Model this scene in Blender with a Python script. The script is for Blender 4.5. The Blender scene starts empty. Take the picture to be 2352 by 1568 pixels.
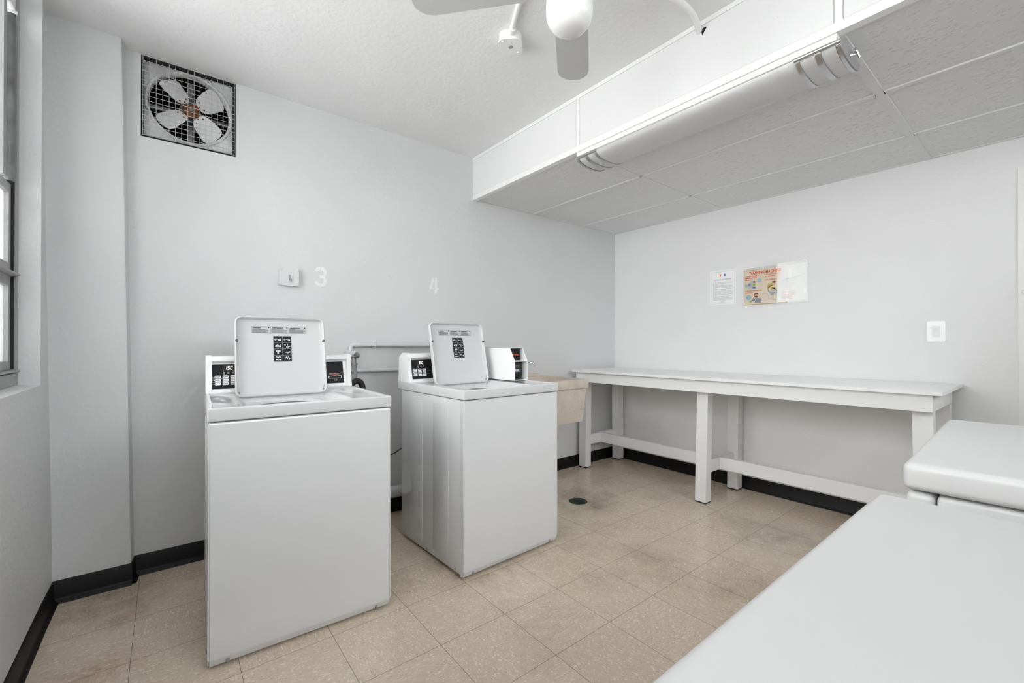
import bpy, bmesh, math, random
from mathutils import Vector, Matrix
random.seed(7)
C = bpy.context.scene.collection
sc = bpy.context.scene
PI = math.pi

# ------------------------------------------------------------------ camera
YAW, PITCH, ROLL = 0.6707, 0.0031, 0.0015
FPX = 1000.96
CAM = Vector((-3.5945, -2.8368, 1.1474))
fw = Vector((math.sin(YAW)*math.cos(PITCH), math.cos(YAW)*math.cos(PITCH), math.sin(PITCH)))
rt = Vector((math.cos(YAW), -math.sin(YAW), 0))
up = rt.cross(fw)
rt, up = rt*math.cos(ROLL)+up*math.sin(ROLL), -rt*math.sin(ROLL)+up*math.cos(ROLL)
cd = bpy.data.cameras.new('camera'); cam = bpy.data.objects.new('camera', cd); C.objects.link(cam)
cd.sensor_fit = 'HORIZONTAL'; cd.sensor_width = 36.0; cd.lens = 36.0*FPX/2352; cd.clip_start = 0.02
M = Matrix((rt, up, -fw)).transposed().to_4x4(); M.translation = CAM
cam.matrix_world = M
sc.camera = cam

# ------------------------------------------------------------------ light and exposure
w = bpy.data.worlds.new('world'); sc.world = w; w.use_nodes = True
w.node_tree.nodes['Background'].inputs[0].default_value = (0.93, 0.96, 1.0, 1)
w.node_tree.nodes['Background'].inputs[1].default_value = 0.25
sc.view_settings.view_transform = 'Standard'; sc.view_settings.look = 'None'
sc.view_settings.gamma = 1.0; sc.view_settings.exposure = 0.05
sc.view_settings.use_curve_mapping = False
sc.cycles.max_bounces = 10; sc.cycles.diffuse_bounces = 7
sc.cycles.use_denoising = True

def area(name, loc, direction, sx, sy, power, col=(1, 1, 1)):
    l = bpy.data.lights.new(name, 'AREA'); l.shape = 'RECTANGLE'; l.size = sx; l.size_y = sy
    l.energy = power; l.color = col
    o = bpy.data.objects.new(name, l); C.objects.link(o); o.location = loc
    o.rotation_euler = Vector(direction).to_track_quat('-Z', 'Z').to_euler()
    return o
LEFT_FAR, LEFT_NEAR, FRONT_FILL = 112, 84, 165
area('sky_light_left_window_far', (-4.45, -1.15, 1.85), (1, 0, -0.25), 1.6, 1.4, LEFT_FAR, (0.975, 0.99, 1.0))
area('fill_light_left_window_near', (-4.45, -2.75, 1.85), (1, 0, -0.25), 1.6, 1.4, LEFT_NEAR, (0.975, 0.99, 1.0))  # added fill through the unseen near run of the left window
area('fill_light_front_window', (-2.0, -4.30, 2.55), (0, 1, -0.60), 3.4, 1.2, FRONT_FILL, (0.965, 0.985, 1.0))  # added fill through the unseen front window

# ------------------------------------------------------------------ materials
MATS = {}
def mat(name, col, rough=0.5, metal=0.0, bump=0.0, bscale=60.0, spec=0.5, var=0.0, vscale=3.0, coat=0.0, detail=4.0):
    m = bpy.data.materials.new(name); m.use_nodes = True; nt = m.node_tree
    b = nt.nodes['Principled BSDF']
    c4 = (col[0], col[1], col[2], 1)
    b.inputs['Base Color'].default_value = c4
    b.inputs['Roughness'].default_value = rough; b.inputs['Metallic'].default_value = metal
    b.inputs['Specular IOR Level'].default_value = spec
    b.inputs['Coat Weight'].default_value = coat; b.inputs['Coat Roughness'].default_value = 0.08
    tc = nt.nodes.new('ShaderNodeTexCoord')
    if bump:
        n = nt.nodes.new('ShaderNodeTexNoise'); n.inputs['Scale'].default_value = bscale; n.inputs['Detail'].default_value = detail
        bp = nt.nodes.new('ShaderNodeBump'); bp.inputs['Strength'].default_value = bump; bp.inputs['Distance'].default_value = 0.01
        nt.links.new(tc.outputs['Object'], n.inputs['Vector']); nt.links.new(n.outputs['Fac'], bp.inputs['Height'])
        nt.links.new(bp.outputs['Normal'], b.inputs['Normal'])
    n = nt.nodes.new('ShaderNodeTexNoise'); n.inputs['Scale'].default_value = vscale; n.inputs['Detail'].default_value = 5
    nt.links.new(tc.outputs['Object'], n.inputs['Vector'])
    r = nt.nodes.new('ShaderNodeMapRange'); r.inputs[1].default_value = 0.3; r.inputs[2].default_value = 0.7
    r.inputs[3].default_value = 1-var; r.inputs[4].default_value = 1+var*0.5
    mx = nt.nodes.new('ShaderNodeVectorMath'); mx.operation = 'SCALE'; mx.inputs[0].default_value = col
    nt.links.new(n.outputs['Fac'], r.inputs[0]); nt.links.new(r.outputs[0], mx.inputs['Scale'])
    nt.links.new(mx.outputs[0], b.inputs['Base Color'])
    MATS[name] = m
    return m

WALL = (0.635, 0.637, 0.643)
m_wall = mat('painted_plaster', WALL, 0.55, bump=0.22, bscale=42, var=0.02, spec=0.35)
m_wallr = mat('brightened_drywall', (0.785, 0.786, 0.789), 0.6, bump=0.10, bscale=70, var=0.015, spec=0.3)  # right wall paint lightened to make up for weak light there
m_ceil = mat('rough_ceiling_paint', (0.80, 0.801, 0.803), 0.7, bump=0.20, bscale=48, var=0.02, spec=0.2)
m_enamel = mat('white_enamel', (0.61, 0.613, 0.62), 0.09, spec=0.5, var=0.008, coat=0.0)
m_enamel2 = mat('white_enamel_top', (0.61, 0.61, 0.61), 0.32, spec=0.4, var=0.01)
m_lid = mat('dimmed_lid_enamel', (0.575, 0.575, 0.58), 0.6, spec=0.15, var=0.01)  # greyer than the cabinet enamel to offset strong light on the tilted lid
m_plastic = mat('white_plastic', (0.82, 0.82, 0.82), 0.35, var=0.01)
m_plate = mat('switch_plate_white', (0.90, 0.90, 0.90), 0.2)
m_console = mat('console_white', (0.84, 0.84, 0.84), 0.4, var=0.01)
m_black = mat('black_panel', (0.014, 0.014, 0.015), 0.5, spec=0.15, var=0.05)
m_blackp = mat('black_plastic', (0.012, 0.012, 0.013), 0.45, var=0.05)
m_rubber = mat('black_rubber', (0.012, 0.011, 0.011), 0.6, var=0.1)
m_base = mat('black_cove_base', (0.008, 0.007, 0.007), 0.42, spec=0.22, bump=0.05, bscale=30, var=0.25, vscale=8)
m_white = mat('white_ink', (0.85, 0.85, 0.85), 0.5)
m_grey = mat('grey_ink', (0.25, 0.25, 0.26), 0.6)
m_grey2 = mat('smoked_window', (0.035, 0.033, 0.033), 0.5, spec=0.2)
m_midgrey = mat('mid_grey_ink', (0.36, 0.36, 0.37), 0.6)
m_lgrey = mat('pale_grey_ink', (0.55, 0.55, 0.56), 0.6)
m_ink = mat('dark_ink', (0.03, 0.03, 0.035), 0.6)
m_red = mat('red_ink', (0.75, 0.09, 0.03), 0.5)
m_sticker = mat('silver_sticker', (0.50, 0.50, 0.505), 0.5)
m_sticker2 = mat('grey_sticker', (0.20, 0.20, 0.205), 0.5)
m_tub = mat('dark_tub', (0.055, 0.055, 0.06), 0.5, metal=0.2)
m_dark = mat('dark_void', (0.006, 0.006, 0.006), 0.9)
m_tablew = mat('white_painted_wood', (0.84, 0.845, 0.85), 0.45, bump=0.05, bscale=25, var=0.02)
m_wood = mat('bare_wood', (0.25, 0.12, 0.06), 0.7, bump=0.1)
m_metal = mat('brushed_nickel', (0.52, 0.52, 0.53), 0.33, metal=1.0, bump=0.02, bscale=200)
m_chrome = mat('chrome', (0.72, 0.73, 0.74), 0.14, metal=1.0)
m_bumper = mat('dark_bumper', (0.06, 0.06, 0.06), 0.5)
m_brass = mat('worn_valve_metal', (0.30, 0.29, 0.27), 0.4, metal=0.8, var=0.3, vscale=60)
m_hose = mat('grey_hose', (0.25, 0.25, 0.255), 0.5)
m_fanblade = mat('white_fan_blade', (0.52, 0.52, 0.525), 0.45, var=0.02)
m_fanbody = mat('white_fan_body', (0.80, 0.80, 0.79), 0.22, coat=0.3)
m_trimw = mat('white_trim', (0.82, 0.82, 0.815), 0.45, var=0.01)
m_tee = mat('ceiling_grid_paint', (0.70, 0.70, 0.70), 0.5)
m_cream = mat('cream_steel', (0.80, 0.79, 0.765), 0.4, var=0.01)
m_lens = mat('ribbed_acrylic', (0.58, 0.58, 0.58), 0.22, spec=0.5, var=0.02, vscale=2)
m_exh = mat('dusty_fan_panel', (0.62, 0.62, 0.62), 0.55, bump=0.1, bscale=30, var=0.22, vscale=14)
m_exblade = mat('painted_fan_blade', (0.66, 0.66, 0.66), 0.5, bump=0.1, bscale=150, var=0.06, vscale=40)
m_rust = mat('rusty_iron', (0.24, 0.085, 0.03), 0.8, bump=0.3, bscale=80, var=0.5, vscale=30)
m_wire = mat('galvanised_wire', (0.55, 0.55, 0.55), 0.5, metal=0.3, var=0.25, vscale=40)
m_nearblack = mat('near_black', (0.02, 0.019, 0.018), 0.9, var=0.4, vscale=30)  # near-black with random tone, for the fan housing inside and drain holes
m_steel = mat('weathered_steel', (0.22, 0.22, 0.225), 0.55, metal=0.6, bump=0.3, bscale=60, var=0.45, vscale=14)
m_endp = mat('shaded_end_plate', (0.30, 0.30, 0.30), 0.5)  # grey carries the shade of the backlit fixture end
m_alu = mat('painted_window_frame', (0.33, 0.33, 0.33), 0.5, var=0.08, vscale=12)
m_drain = mat('green_drain_iron', (0.022, 0.050, 0.030), 0.5, metal=0.3, bump=0.3, bscale=120, var=0.4, vscale=60)
m_paper = mat('white_paper', (0.88, 0.885, 0.89), 0.7, var=0.01)
m_paperc = mat('cream_poster_paper', (0.92, 0.82, 0.68), 0.6, var=0.03)
m_card = mat('aged_card', (0.50, 0.38, 0.16), 0.7, var=0.15)
m_blue = mat('blue_print', (0.02, 0.16, 0.52), 0.5)
m_lblue = mat('pale_blue_print', (0.45, 0.66, 0.78), 0.6)
m_orange = mat('orange_print', (0.75, 0.22, 0.07), 0.6)
m_skin = mat('peach_print', (0.80, 0.47, 0.33), 0.6)
m_green = mat('green_print', (0.36, 0.55, 0.14), 0.6)
m_yellow = mat('yellow_print', (0.70, 0.55, 0.13), 0.6)
m_purple = mat('purple_grey_print', (0.34, 0.32, 0.42), 0.6)
m_palebl = mat('pale_grey_print', (0.66, 0.68, 0.72), 0.6)
m_pink = mat('pale_red_print', (0.80, 0.50, 0.45), 0.6)
m_number = mat('stencil_paint', (0.77, 0.77, 0.77), 0.6, var=0.05, vscale=30)

def led_mat():
    m = bpy.data.materials.new('lit_display'); m.use_nodes = True
    b = m.node_tree.nodes['Principled BSDF']; b.inputs['Base Color'].default_value = (0.9, 0.85, 0.8, 1)
    b.inputs['Emission Color'].default_value = (1, 0.93, 0.86, 1); b.inputs['Emission Strength'].default_value = 0.9
    return m
m_led = led_mat()

class NT:
    """tiny node-expression helper"""
    def __init__(s, m): s.nt = m.node_tree
    def val(s, x):
        return x
    def math(s, op, a, b=None, c=None):
        n = s.nt.nodes.new('ShaderNodeMath'); n.operation = op
        for i, v in enumerate((a, b, c)):
            if v is None: continue
            if isinstance(v, (int, float)): n.inputs[i].default_value = v
            else: s.nt.links.new(v, n.inputs[i])
        return n.outputs[0]
    def comb(s, x, y, z):
        n = s.nt.nodes.new('ShaderNodeCombineXYZ')
        for i, v in enumerate((x, y, z)):
            if isinstance(v, (int, float)): n.inputs[i].default_value = v
            else: s.nt.links.new(v, n.inputs[i])
        return n.outputs[0]
    def noise(s, v, scale, detail=2, rough=0.5):
        n = s.nt.nodes.new('ShaderNodeTexNoise'); n.inputs['Scale'].default_value = scale
        n.inputs['Detail'].default_value = detail; n.inputs['Roughness'].default_value = rough
        s.nt.links.new(v, n.inputs['Vector']); return n.outputs['Fac']
    def rng(s, v, a, b, c, d):
        n = s.nt.nodes.new('ShaderNodeMapRange'); s.nt.links.new(v, n.inputs[0])
        for i, k in enumerate((a, b, c, d)): n.inputs[i+1].default_value = k
        return n.outputs[0]
    def mix(s, f, a, b):
        n = s.nt.nodes.new('ShaderNodeMix'); n.data_type = 'RGBA'
        if isinstance(f, (int, float)): n.inputs[0].default_value = f
        else: s.nt.links.new(f, n.inputs[0])
        for i, v in ((6, a), (7, b)):
            if isinstance(v, tuple): n.inputs[i].default_value = (*v, 1)
            else: s.nt.links.new(v, n.inputs[i])
        return n.outputs[2]

def floor_mat():
    m = bpy.data.materials.new('vinyl_tile_floor'); m.use_nodes = True; t = NT(m); nt = m.node_tree
    b = nt.nodes['Principled BSDF']
    tc = nt.nodes.new('ShaderNodeTexCoord'); sp = nt.nodes.new('ShaderNodeSeparateXYZ'); nt.links.new(tc.outputs['Object'], sp.inputs[0])
    x, y = sp.outputs[0], sp.outputs[1]
    u = t.math('DIVIDE', t.math('ADD', x, 3.692+30*0.306), 0.306); v = t.math('DIVIDE', t.math('ADD', y, 0.448+30*0.308), 0.308)
    iu, iv = t.math('FLOOR', u), t.math('FLOOR', v)
    fu, fv = t.math('FRACT', u), t.math('FRACT', v)
    chk = t.math('MODULO', t.math('ADD', iu, iv), 2.0)
    ofs = t.math('ADD', t.math('MULTIPLY', iu, 3.7), t.math('MULTIPLY', iv, 7.3))
    wn = nt.nodes.new('ShaderNodeTexWhiteNoise'); wn.noise_dimensions = '2D'; nt.links.new(t.comb(iu, iv, 0), wn.inputs[0])
    # flecks: stretched along alternating directions
    def flecks(k, sc1, sc2):
        sx = t.math('ADD', sc1, t.math('MULTIPLY', chk, sc2-sc1)); sy = t.math('ADD', sc2, t.math('MULTIPLY', chk, sc1-sc2))
        vec = t.comb(t.math('ADD', t.math('MULTIPLY', x, sx), ofs), t.math('ADD', t.math('MULTIPLY', y, sy), k), k*1.7)
        return t.noise(vec, 1.0, 2.5, 0.55)
    f1 = t.rng(flecks(0.3, 80, 210), 0.57, 0.66, 0, 1)
    f2 = t.rng(flecks(5.9, 85, 230), 0.61, 0.70, 0, 1)
    f3 = flecks(11.1, 18, 40)
    base = t.mix(t.rng(f3, 0.3, 0.7, 0, 1), (0.57, 0.475, 0.37), (0.64, 0.54, 0.43))
    base = t.mix(t.math('MULTIPLY', wn.outputs[0], 0.35), base, (0.54, 0.44, 0.335))
    col = t.mix(t.math('MULTIPLY', f1, 0.8), base, (0.80, 0.73, 0.62))
    col = t.mix(t.math('MULTIPLY', f2, 0.55), col, (0.20, 0.15, 0.11))
    # worn dirt
    d = t.rng(t.noise(tc.outputs['Object'], 1.7, 6, 0.65), 0.52, 0.75, 0, 0.42)
    col = t.mix(d, col, (0.17, 0.13, 0.095))
    def blob(cx, cy, r, color, amt, nsc=12):
        dx = t.math('SUBTRACT', x, cx); dy = t.math('SUBTRACT', y, cy)
        r2 = t.math('SQRT', t.math('ADD', t.math('MULTIPLY', dx, dx), t.math('MULTIPLY', dy, dy)))
        mk = t.rng(r2, r*0.3, r, 1, 0)
        nz = t.rng(t.noise(tc.outputs['Object'], nsc, 6, 0.65), 0.32, 0.72, 0, 1)
        return t.math('MULTIPLY', t.math('MULTIPLY', mk, nz), amt), color
    for args in ((-3.87, -0.78, 0.16, (0.30, 0.13, 0.05), 0.5, 40), (-3.74, -0.74, 0.12, (0.30, 0.13, 0.05), 0.4, 40),
                 (-3.72, -0.42, 0.10, (0.30, 0.12, 0.04), 0.5, 22), (-1.22, -0.66, 0.33, (0.10, 0.075, 0.055), 0.75, 7),
                 (-2.35, -0.95, 0.30, (0.16, 0.12, 0.07), 0.7, 9), (-0.75, -1.75, 0.35, (0.20, 0.16, 0.13), 0.55, 6),
                 (-3.78, -0.25, 0.25, (0.20, 0.14, 0.08), 0.7, 8), (-1.9, -1.0, 0.4, (0.18, 0.14, 0.10), 0.5, 5)):
        f, c = blob(*args); col = t.mix(f, col, c)
    # joints
    du = t.math('MULTIPLY', t.math('MINIMUM', fu, t.math('SUBTRACT', 1.0, fu)), 0.306)
    dv = t.math('MULTIPLY', t.math('MINIMUM', fv, t.math('SUBTRACT', 1.0, fv)), 0.308)
    dd = t.math('MINIMUM', du, dv)
    j = t.rng(dd, 0.0004, 0.0013, 1, 0)
    col = t.mix(t.math('MULTIPLY', j, 0.8), col, (0.05, 0.04, 0.03))
    nt.links.new(col, b.inputs['Base Color'])
    rr = t.rng(t.noise(tc.outputs['Object'], 6, 5), 0.3, 0.7, 0.10, 0.24)
    nt.links.new(rr, b.inputs['Roughness']); b.inputs['Specular IOR Level'].default_value = 0.5
    bp = nt.nodes.new('ShaderNodeBump'); bp.inputs['Strength'].default_value = 0.05; bp.inputs['Distance'].default_value = 0.01
    nt.links.new(t.noise(tc.outputs['Object'], 14, 3), bp.inputs['Height']); nt.links.new(bp.outputs[0], b.inputs['Normal'])
    return m
m_floor = floor_mat()

def tile_mat():
    m = bpy.data.materials.new('fissured_ceiling_tile'); m.use_nodes = True; t = NT(m); nt = m.node_tree
    b = nt.nodes['Principled BSDF']; b.inputs['Base Color'].default_value = (0.74, 0.74, 0.74, 1); b.inputs['Roughness'].default_value = 0.6
    b.inputs['Specular IOR Level'].default_value = 0.25
    tc = nt.nodes.new('ShaderNodeTexCoord'); sp = nt.nodes.new('ShaderNodeSeparateXYZ'); nt.links.new(tc.outputs['Object'], sp.inputs[0])
    v = t.comb(t.math('MULTIPLY', sp.outputs[0], 95), t.math('MULTIPLY', sp.outputs[1], 38), t.math('MULTIPLY', sp.outputs[2], 60))
    h = t.rng(t.noise(v, 1.0, 3, 0.6), 0.60, 0.67, 0, 1)
    bp = nt.nodes.new('ShaderNodeBump'); bp.inputs['Strength'].default_value = 0.7; bp.inputs['Distance'].default_value = 0.004; bp.invert = True
    nt.links.new(h, bp.inputs['Height']); nt.links.new(bp.outputs[0], b.inputs['Normal'])
    return m
m_tile = tile_mat()

def panel_mat():   # soffit face boards: white with pin-hole specks
    m = bpy.data.materials.new('specked_white_board'); m.use_nodes = True; t = NT(m); nt = m.node_tree
    b = nt.nodes['Principled BSDF']; b.inputs['Roughness'].default_value = 0.55; b.inputs['Specular IOR Level'].default_value = 0.25
    tc = nt.nodes.new('ShaderNodeTexCoord')
    s = t.rng(t.noise(tc.outputs['Object'], 75, 3, 0.6), 0.70, 0.74, 0, 1)
    nt.links.new(t.mix(t.math('MULTIPLY', s, 0.6), (0.74, 0.74, 0.74), (0.35, 0.35, 0.35)), b.inputs['Base Color'])
    return m
m_board = panel_mat()

def terrazzo_mat():
    m = bpy.data.materials.new('tan_speckled_composite'); m.use_nodes = True; t = NT(m); nt = m.node_tree
    b = nt.nodes['Principled BSDF']; b.inputs['Roughness'].default_value = 0.6
    tc = nt.nodes.new('ShaderNodeTexCoord')
    a = t.rng(t.noise(tc.outputs['Object'], 9, 4), 0.35, 0.65, 0, 1)
    col = t.mix(a, (0.555, 0.485, 0.415), (0.63, 0.56, 0.49))
    s = t.rng(t.noise(tc.outputs['Object'], 150, 2, 0.5), 0.665, 0.72, 0, 0.8); col = t.mix(s, col, (0.13, 0.095, 0.075))
    s = t.rng(t.noise(tc.outputs['Object'], 120, 2, 0.5), 0.66, 0.74, 0, 0.6)
    nt.links.new(col, b.inputs['Base Color'])
    bp = nt.nodes.new('ShaderNodeBump'); bp.inputs['Strength'].default_value = 0.1; bp.inputs['Distance'].default_value = 0.005
    nt.links.new(t.noise(tc.outputs['Object'], 50, 4), bp.inputs['Height']); nt.links.new(bp.outputs[0], b.inputs['Normal'])
    return m
m_sink = terrazzo_mat()

def glass_mat(name, tint, haze, streak=True):
    m = bpy.data.materials.new(name); m.use_nodes = True; t = NT(m); nt = m.node_tree
    for n in list(nt.nodes): nt.nodes.remove(n)
    out = nt.nodes.new('ShaderNodeOutputMaterial')
    tr = nt.nodes.new('ShaderNodeBsdfTransparent'); tr.inputs[0].default_value = (*tint, 1)
    tl = nt.nodes.new('ShaderNodeBsdfTranslucent'); tl.inputs[0].default_value = (0.85, 0.85, 0.84, 1)
    gl = nt.nodes.new('ShaderNodeBsdfGlossy'); gl.inputs['Roughness'].default_value = 0.03
    fr = nt.nodes.new('ShaderNodeFresnel'); fr.inputs[0].default_value = 1.45
    m1 = nt.nodes.new('ShaderNodeMixShader'); m2 = nt.nodes.new('ShaderNodeMixShader')
    if streak:
        tc = nt.nodes.new('ShaderNodeTexCoord'); sp = nt.nodes.new('ShaderNodeSeparateXYZ'); nt.links.new(tc.outputs['Object'], sp.inputs[0])
        v = t.comb(sp.outputs[0], t.math('MULTIPLY', sp.outputs[1], 14), t.math('MULTIPLY', sp.outputs[2], 2.5))
        nt.links.new(t.rng(t.noise(v, 1.0, 5), 0.3, 0.7, haze-0.2, haze+0.2), m1.inputs[0])
    else: m1.inputs[0].default_value = haze
    nt.links.new(tr.outputs[0], m1.inputs[1]); nt.links.new(tl.outputs[0], m1.inputs[2])
    nt.links.new(fr.outputs[0], m2.inputs[0]); nt.links.new(m1.outputs[0], m2.inputs[1]); nt.links.new(gl.outputs[0], m2.inputs[2])
    nt.links.new(m2.outputs[0], out.inputs[0])
    return m
m_pane = glass_mat('streaky_frosted_glass', (0.95, 0.95, 0.94), 0.45)
m_clear = glass_mat('window_glass', (0.96, 0.97, 0.97), 0.03, False)
m_sleeve = glass_mat('clear_plastic_sleeve', (0.97, 0.97, 0.96), 0.02, False)

# ------------------------------------------------------------------ mesh helpers
class MB:
    def __init__(s): s.bm = bmesh.new()
    def xf(s, vs, M):
        if M is not None:
            for v in vs: v.co = M @ v.co
    def box(s, x0, x1, y0, y1, z0, z1, r=0.0, seg=2, M=None, edges='all'):
        g = bmesh.ops.create_cube(s.bm, size=1.0)['verts']
        for v in g:
            v.co = Vector(((x0+x1)/2+v.co.x*(x1-x0), (y0+y1)/2+v.co.y*(y1-y0), (z0+z1)/2+v.co.z*(z1-z0)))
        if r > 0:
            es = list({e for v in g for e in v.link_edges})
            if edges != 'all':
                ax = 'xyz'.index(edges)
                es = [e for e in es if abs((e.verts[0].co-e.verts[1].co)[ax]) > 1e-6]
            res = bmesh.ops.bevel(s.bm, geom=es, offset=r, segments=seg, profile=0.5, affect='EDGES')
            g = list({v for f in res['faces'] for v in f.verts} | {v for v in g if v.is_valid})
        s.xf(g, M); return g
    def hexa(s, p):     # 8 points: bottom 4 ccw, top 4 ccw
        v = [s.bm.verts.new(Vector(q)) for q in p]
        for f in ((3, 2, 1, 0), (4, 5, 6, 7), (0, 1, 5, 4), (1, 2, 6, 5), (2, 3, 7, 6), (3, 0, 4, 7)):
            s.bm.faces.new([v[i] for i in f])
        return v
    def prism(s, pts, d, M=None):    # polygon in xy, extruded along z from 0 to d
        a = [s.bm.verts.new(Vector((p[0], p[1], 0))) for p in pts]; b = [s.bm.verts.new(Vector((p[0], p[1], d))) for p in pts]
        n = len(pts)
        s.bm.faces.new(list(reversed(a))); s.bm.faces.new(b)
        for i in range(n): s.bm.faces.new((a[i], a[(i+1) % n], b[(i+1) % n], b[i]))
        s.xf(a+b, M); return a+b
    def cyl(s, p0, p1, r0, r1=None, n=20, caps=True):
        p0, p1 = Vector(p0), Vector(p1); r1 = r0 if r1 is None else r1
        q = (p1-p0).to_track_quat('Z', 'Y').to_matrix()
        a = [s.bm.verts.new(p0+q@Vector((r0*math.cos(2*PI*i/n), r0*math.sin(2*PI*i/n), 0))) for i in range(n)]
        b = [s.bm.verts.new(p1+q@Vector((r1*math.cos(2*PI*i/n), r1*math.sin(2*PI*i/n), 0))) for i in range(n)]
        for i in range(n): s.bm.faces.new((a[i], a[(i+1) % n], b[(i+1) % n], b[i]))
        if caps: s.bm.faces.new(list(reversed(a))); s.bm.faces.new(b)
    def tube(s, pts, r, n=12, smooth=6):
        P = [Vector(p) for p in pts]
        if smooth and len(P) > 2:      # catmull-rom
            Q = []
            for i in range(len(P)-1):
                a, b, c, d = P[max(i-1, 0)], P[i], P[i+1], P[min(i+2, len(P)-1)]
                for k in range(smooth):
                    t = k/smooth
                    Q.append(0.5*((2*b)+(c-a)*t+(2*a-5*b+4*c-d)*t*t+(3*b-a-3*c+d)*t**3))
            Q.append(P[-1]); P = Q
        rings = []; prev = None
        for i, p in enumerate(P):
            t = (P[min(i+1, len(P)-1)]-P[max(i-1, 0)]).normalized()
            if prev is None:
                u = t.orthogonal().normalized()
            else:
                u = (prev-t*prev.dot(t)).normalized()
            prev = u; v = t.cross(u)
            rr = r[i*(len(r)-1)//max(len(P)-1, 1)] if isinstance(r, (list, tuple)) else r
            rings.append([s.bm.verts.new(p+u*rr*math.cos(2*PI*k/n)+v*rr*math.sin(2*PI*k/n)) for k in range(n)])
        for a, b in zip(rings, rings[1:]):
            for k in range(n): s.bm.faces.new((a[k], a[(k+1) % n], b[(k+1) % n], b[k]))
        s.bm.faces.new(list(reversed(rings[0]))); s.bm.faces.new(rings[-1])
    def lathe(s, prof, M=None, n=36):   # (r, z) profile round z
        rings = []; allv = []
        for r, z in prof:
            if r < 1e-6:
                v = s.bm.verts.new(Vector((0, 0, z))); rings.append([v]); allv.append(v)
            else:
                g = [s.bm.verts.new(Vector((r*math.cos(2*PI*k/n), r*math.sin(2*PI*k/n), z))) for k in range(n)]
                rings.append(g); allv += g
        for a, b in zip(rings, rings[1:]):
            for k in range(n):
                k2 = (k+1) % n
                if len(a) == 1 and len(b) == 1: continue
                if len(a) == 1: s.bm.faces.new((a[0], b[k2], b[k]))
                elif len(b) == 1: s.bm.faces.new((a[k], a[k2], b[0]))
                else: s.bm.faces.new((a[k], a[k2], b[k2], b[k]))
        s.xf(allv, M)
    def text(s, txt, size, M, depth=0.0004, align='CENTER', bold=0.0, sx=1.0):
        cu = bpy.data.curves.new('t', 'FONT'); cu.body = txt; cu.size = size; cu.align_x = align; cu.align_y = 'CENTER'
        cu.extrude = depth; cu.offset = bold; cu.resolution_u = 3; cu.space_line = 0.9
        o = bpy.data.objects.new('t', cu); C.objects.link(o)
        dg = bpy.context.evaluated_depsgraph_get(); me = bpy.data.meshes.new_from_object(o.evaluated_get(dg))
        me.transform(M @ Matrix.Diagonal((sx, 1, 1, 1)))
        s.bm.from_mesh(me); bpy.data.objects.remove(o); bpy.data.curves.remove(cu); bpy.data.meshes.remove(me)
    def build(s, name, m, parent=None, smooth=True, angle=35):
        bmesh.ops.recalc_face_normals(s.bm, faces=s.bm.faces)
        me = bpy.data.meshes.new(name); s.bm.to_mesh(me); s.bm.free()
        me.materials.append(m)
        if smooth:
            for p in me.polygons: p.use_smooth = True
            me.set_sharp_from_angle(angle=math.radians(angle))
        o = bpy.data.objects.new(name, me); C.objects.link(o)
        if parent: o.parent = parent
        return o

def thing(name, label, cat, loc=(0, 0, 0), rz=0.0, group=None):
    o = bpy.data.objects.new(name, None); C.objects.link(o); o.location = loc; o.rotation_euler = (0, 0, rz)
    o.empty_display_size = 0.1
    return tag(o, label, cat, group)
def tag(o, label, cat, group=None):
    o['label'] = label; o['category'] = cat
    if group: o['group'] = group
    return o
def struct(o): o['kind'] = 'structure'; return o
def plane_M(origin, right, upv):
    r = Vector(right).normalized(); u = Vector(upv); u = (u-r*u.dot(r)).normalized(); n = r.cross(u)
    M = Matrix((r, u, n)).transposed().to_4x4(); M.translation = Vector(origin); return M
def rrect(w, h, r, seg=6, x=0, y=0):
    pts = []
    for cx, cy, a0 in ((w/2-r, h/2-r, 0), (-w/2+r, h/2-r, 90), (-w/2+r, -h/2+r, 180), (w/2-r, -h/2+r, 270)):
        for k in range(seg+1):
            a = math.radians(a0+90*k/seg); pts.append((x+cx+r*math.cos(a), y+cy+r*math.sin(a)))
    return pts
def ellipse(cx, cy, a, b, n=20): return [(cx+a*math.cos(2*PI*k/n), cy+b*math.sin(2*PI*k/n)) for k in range(n)]
def boolean(base, cutters):
    """base minus cutters -> base gets the cut mesh, the cutters are removed"""
    for c in cutters:
        md = base.modifiers.new('b', 'BOOLEAN'); md.operation = 'DIFFERENCE'; md.object = c; md.solver = 'EXACT'
    dg = bpy.context.evaluated_depsgraph_get(); dg.update()
    me = bpy.data.meshes.new_from_object(base.evaluated_get(dg))
    base.modifiers.clear(); old = base.data; base.data = me
    for c in cutters: bpy.data.objects.remove(c)
    for p in me.polygons: p.use_smooth = True
    me.set_sharp_from_angle(angle=math.radians(35))
    return base

# ------------------------------------------------------------------ the room
HL, HH, XS = 2.255, 2.579, -1.736
XL = -3.985
b = MB(); b.box(-4.35, 0.2, -3.8, 0.25, -0.1, 0.0); struct(b.build('floor', m_floor, smooth=False))
b = MB(); b.box(-4.35, XS+0.02, -3.8, 0.25, HH, HH+0.15); struct(b.build('ceiling', m_ceil, smooth=False))
# back wall with the opening of the exhaust fan
VX0, VX1, VZ0, VZ1 = -3.697, -3.297, 2.172, 2.577
b = MB()
b.box(-4.35, VX0, 0, 0.25, 0, HH); b.box(VX1, 0.2, 0, 0.25, 0, HH); b.box(VX0, VX1, 0, 0.25, 0, VZ0); b.box(VX0, VX1, 0, 0.25, VZ1, HH)
wall_back = struct(b.build('wall_back', m_wall, smooth=False))
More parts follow.
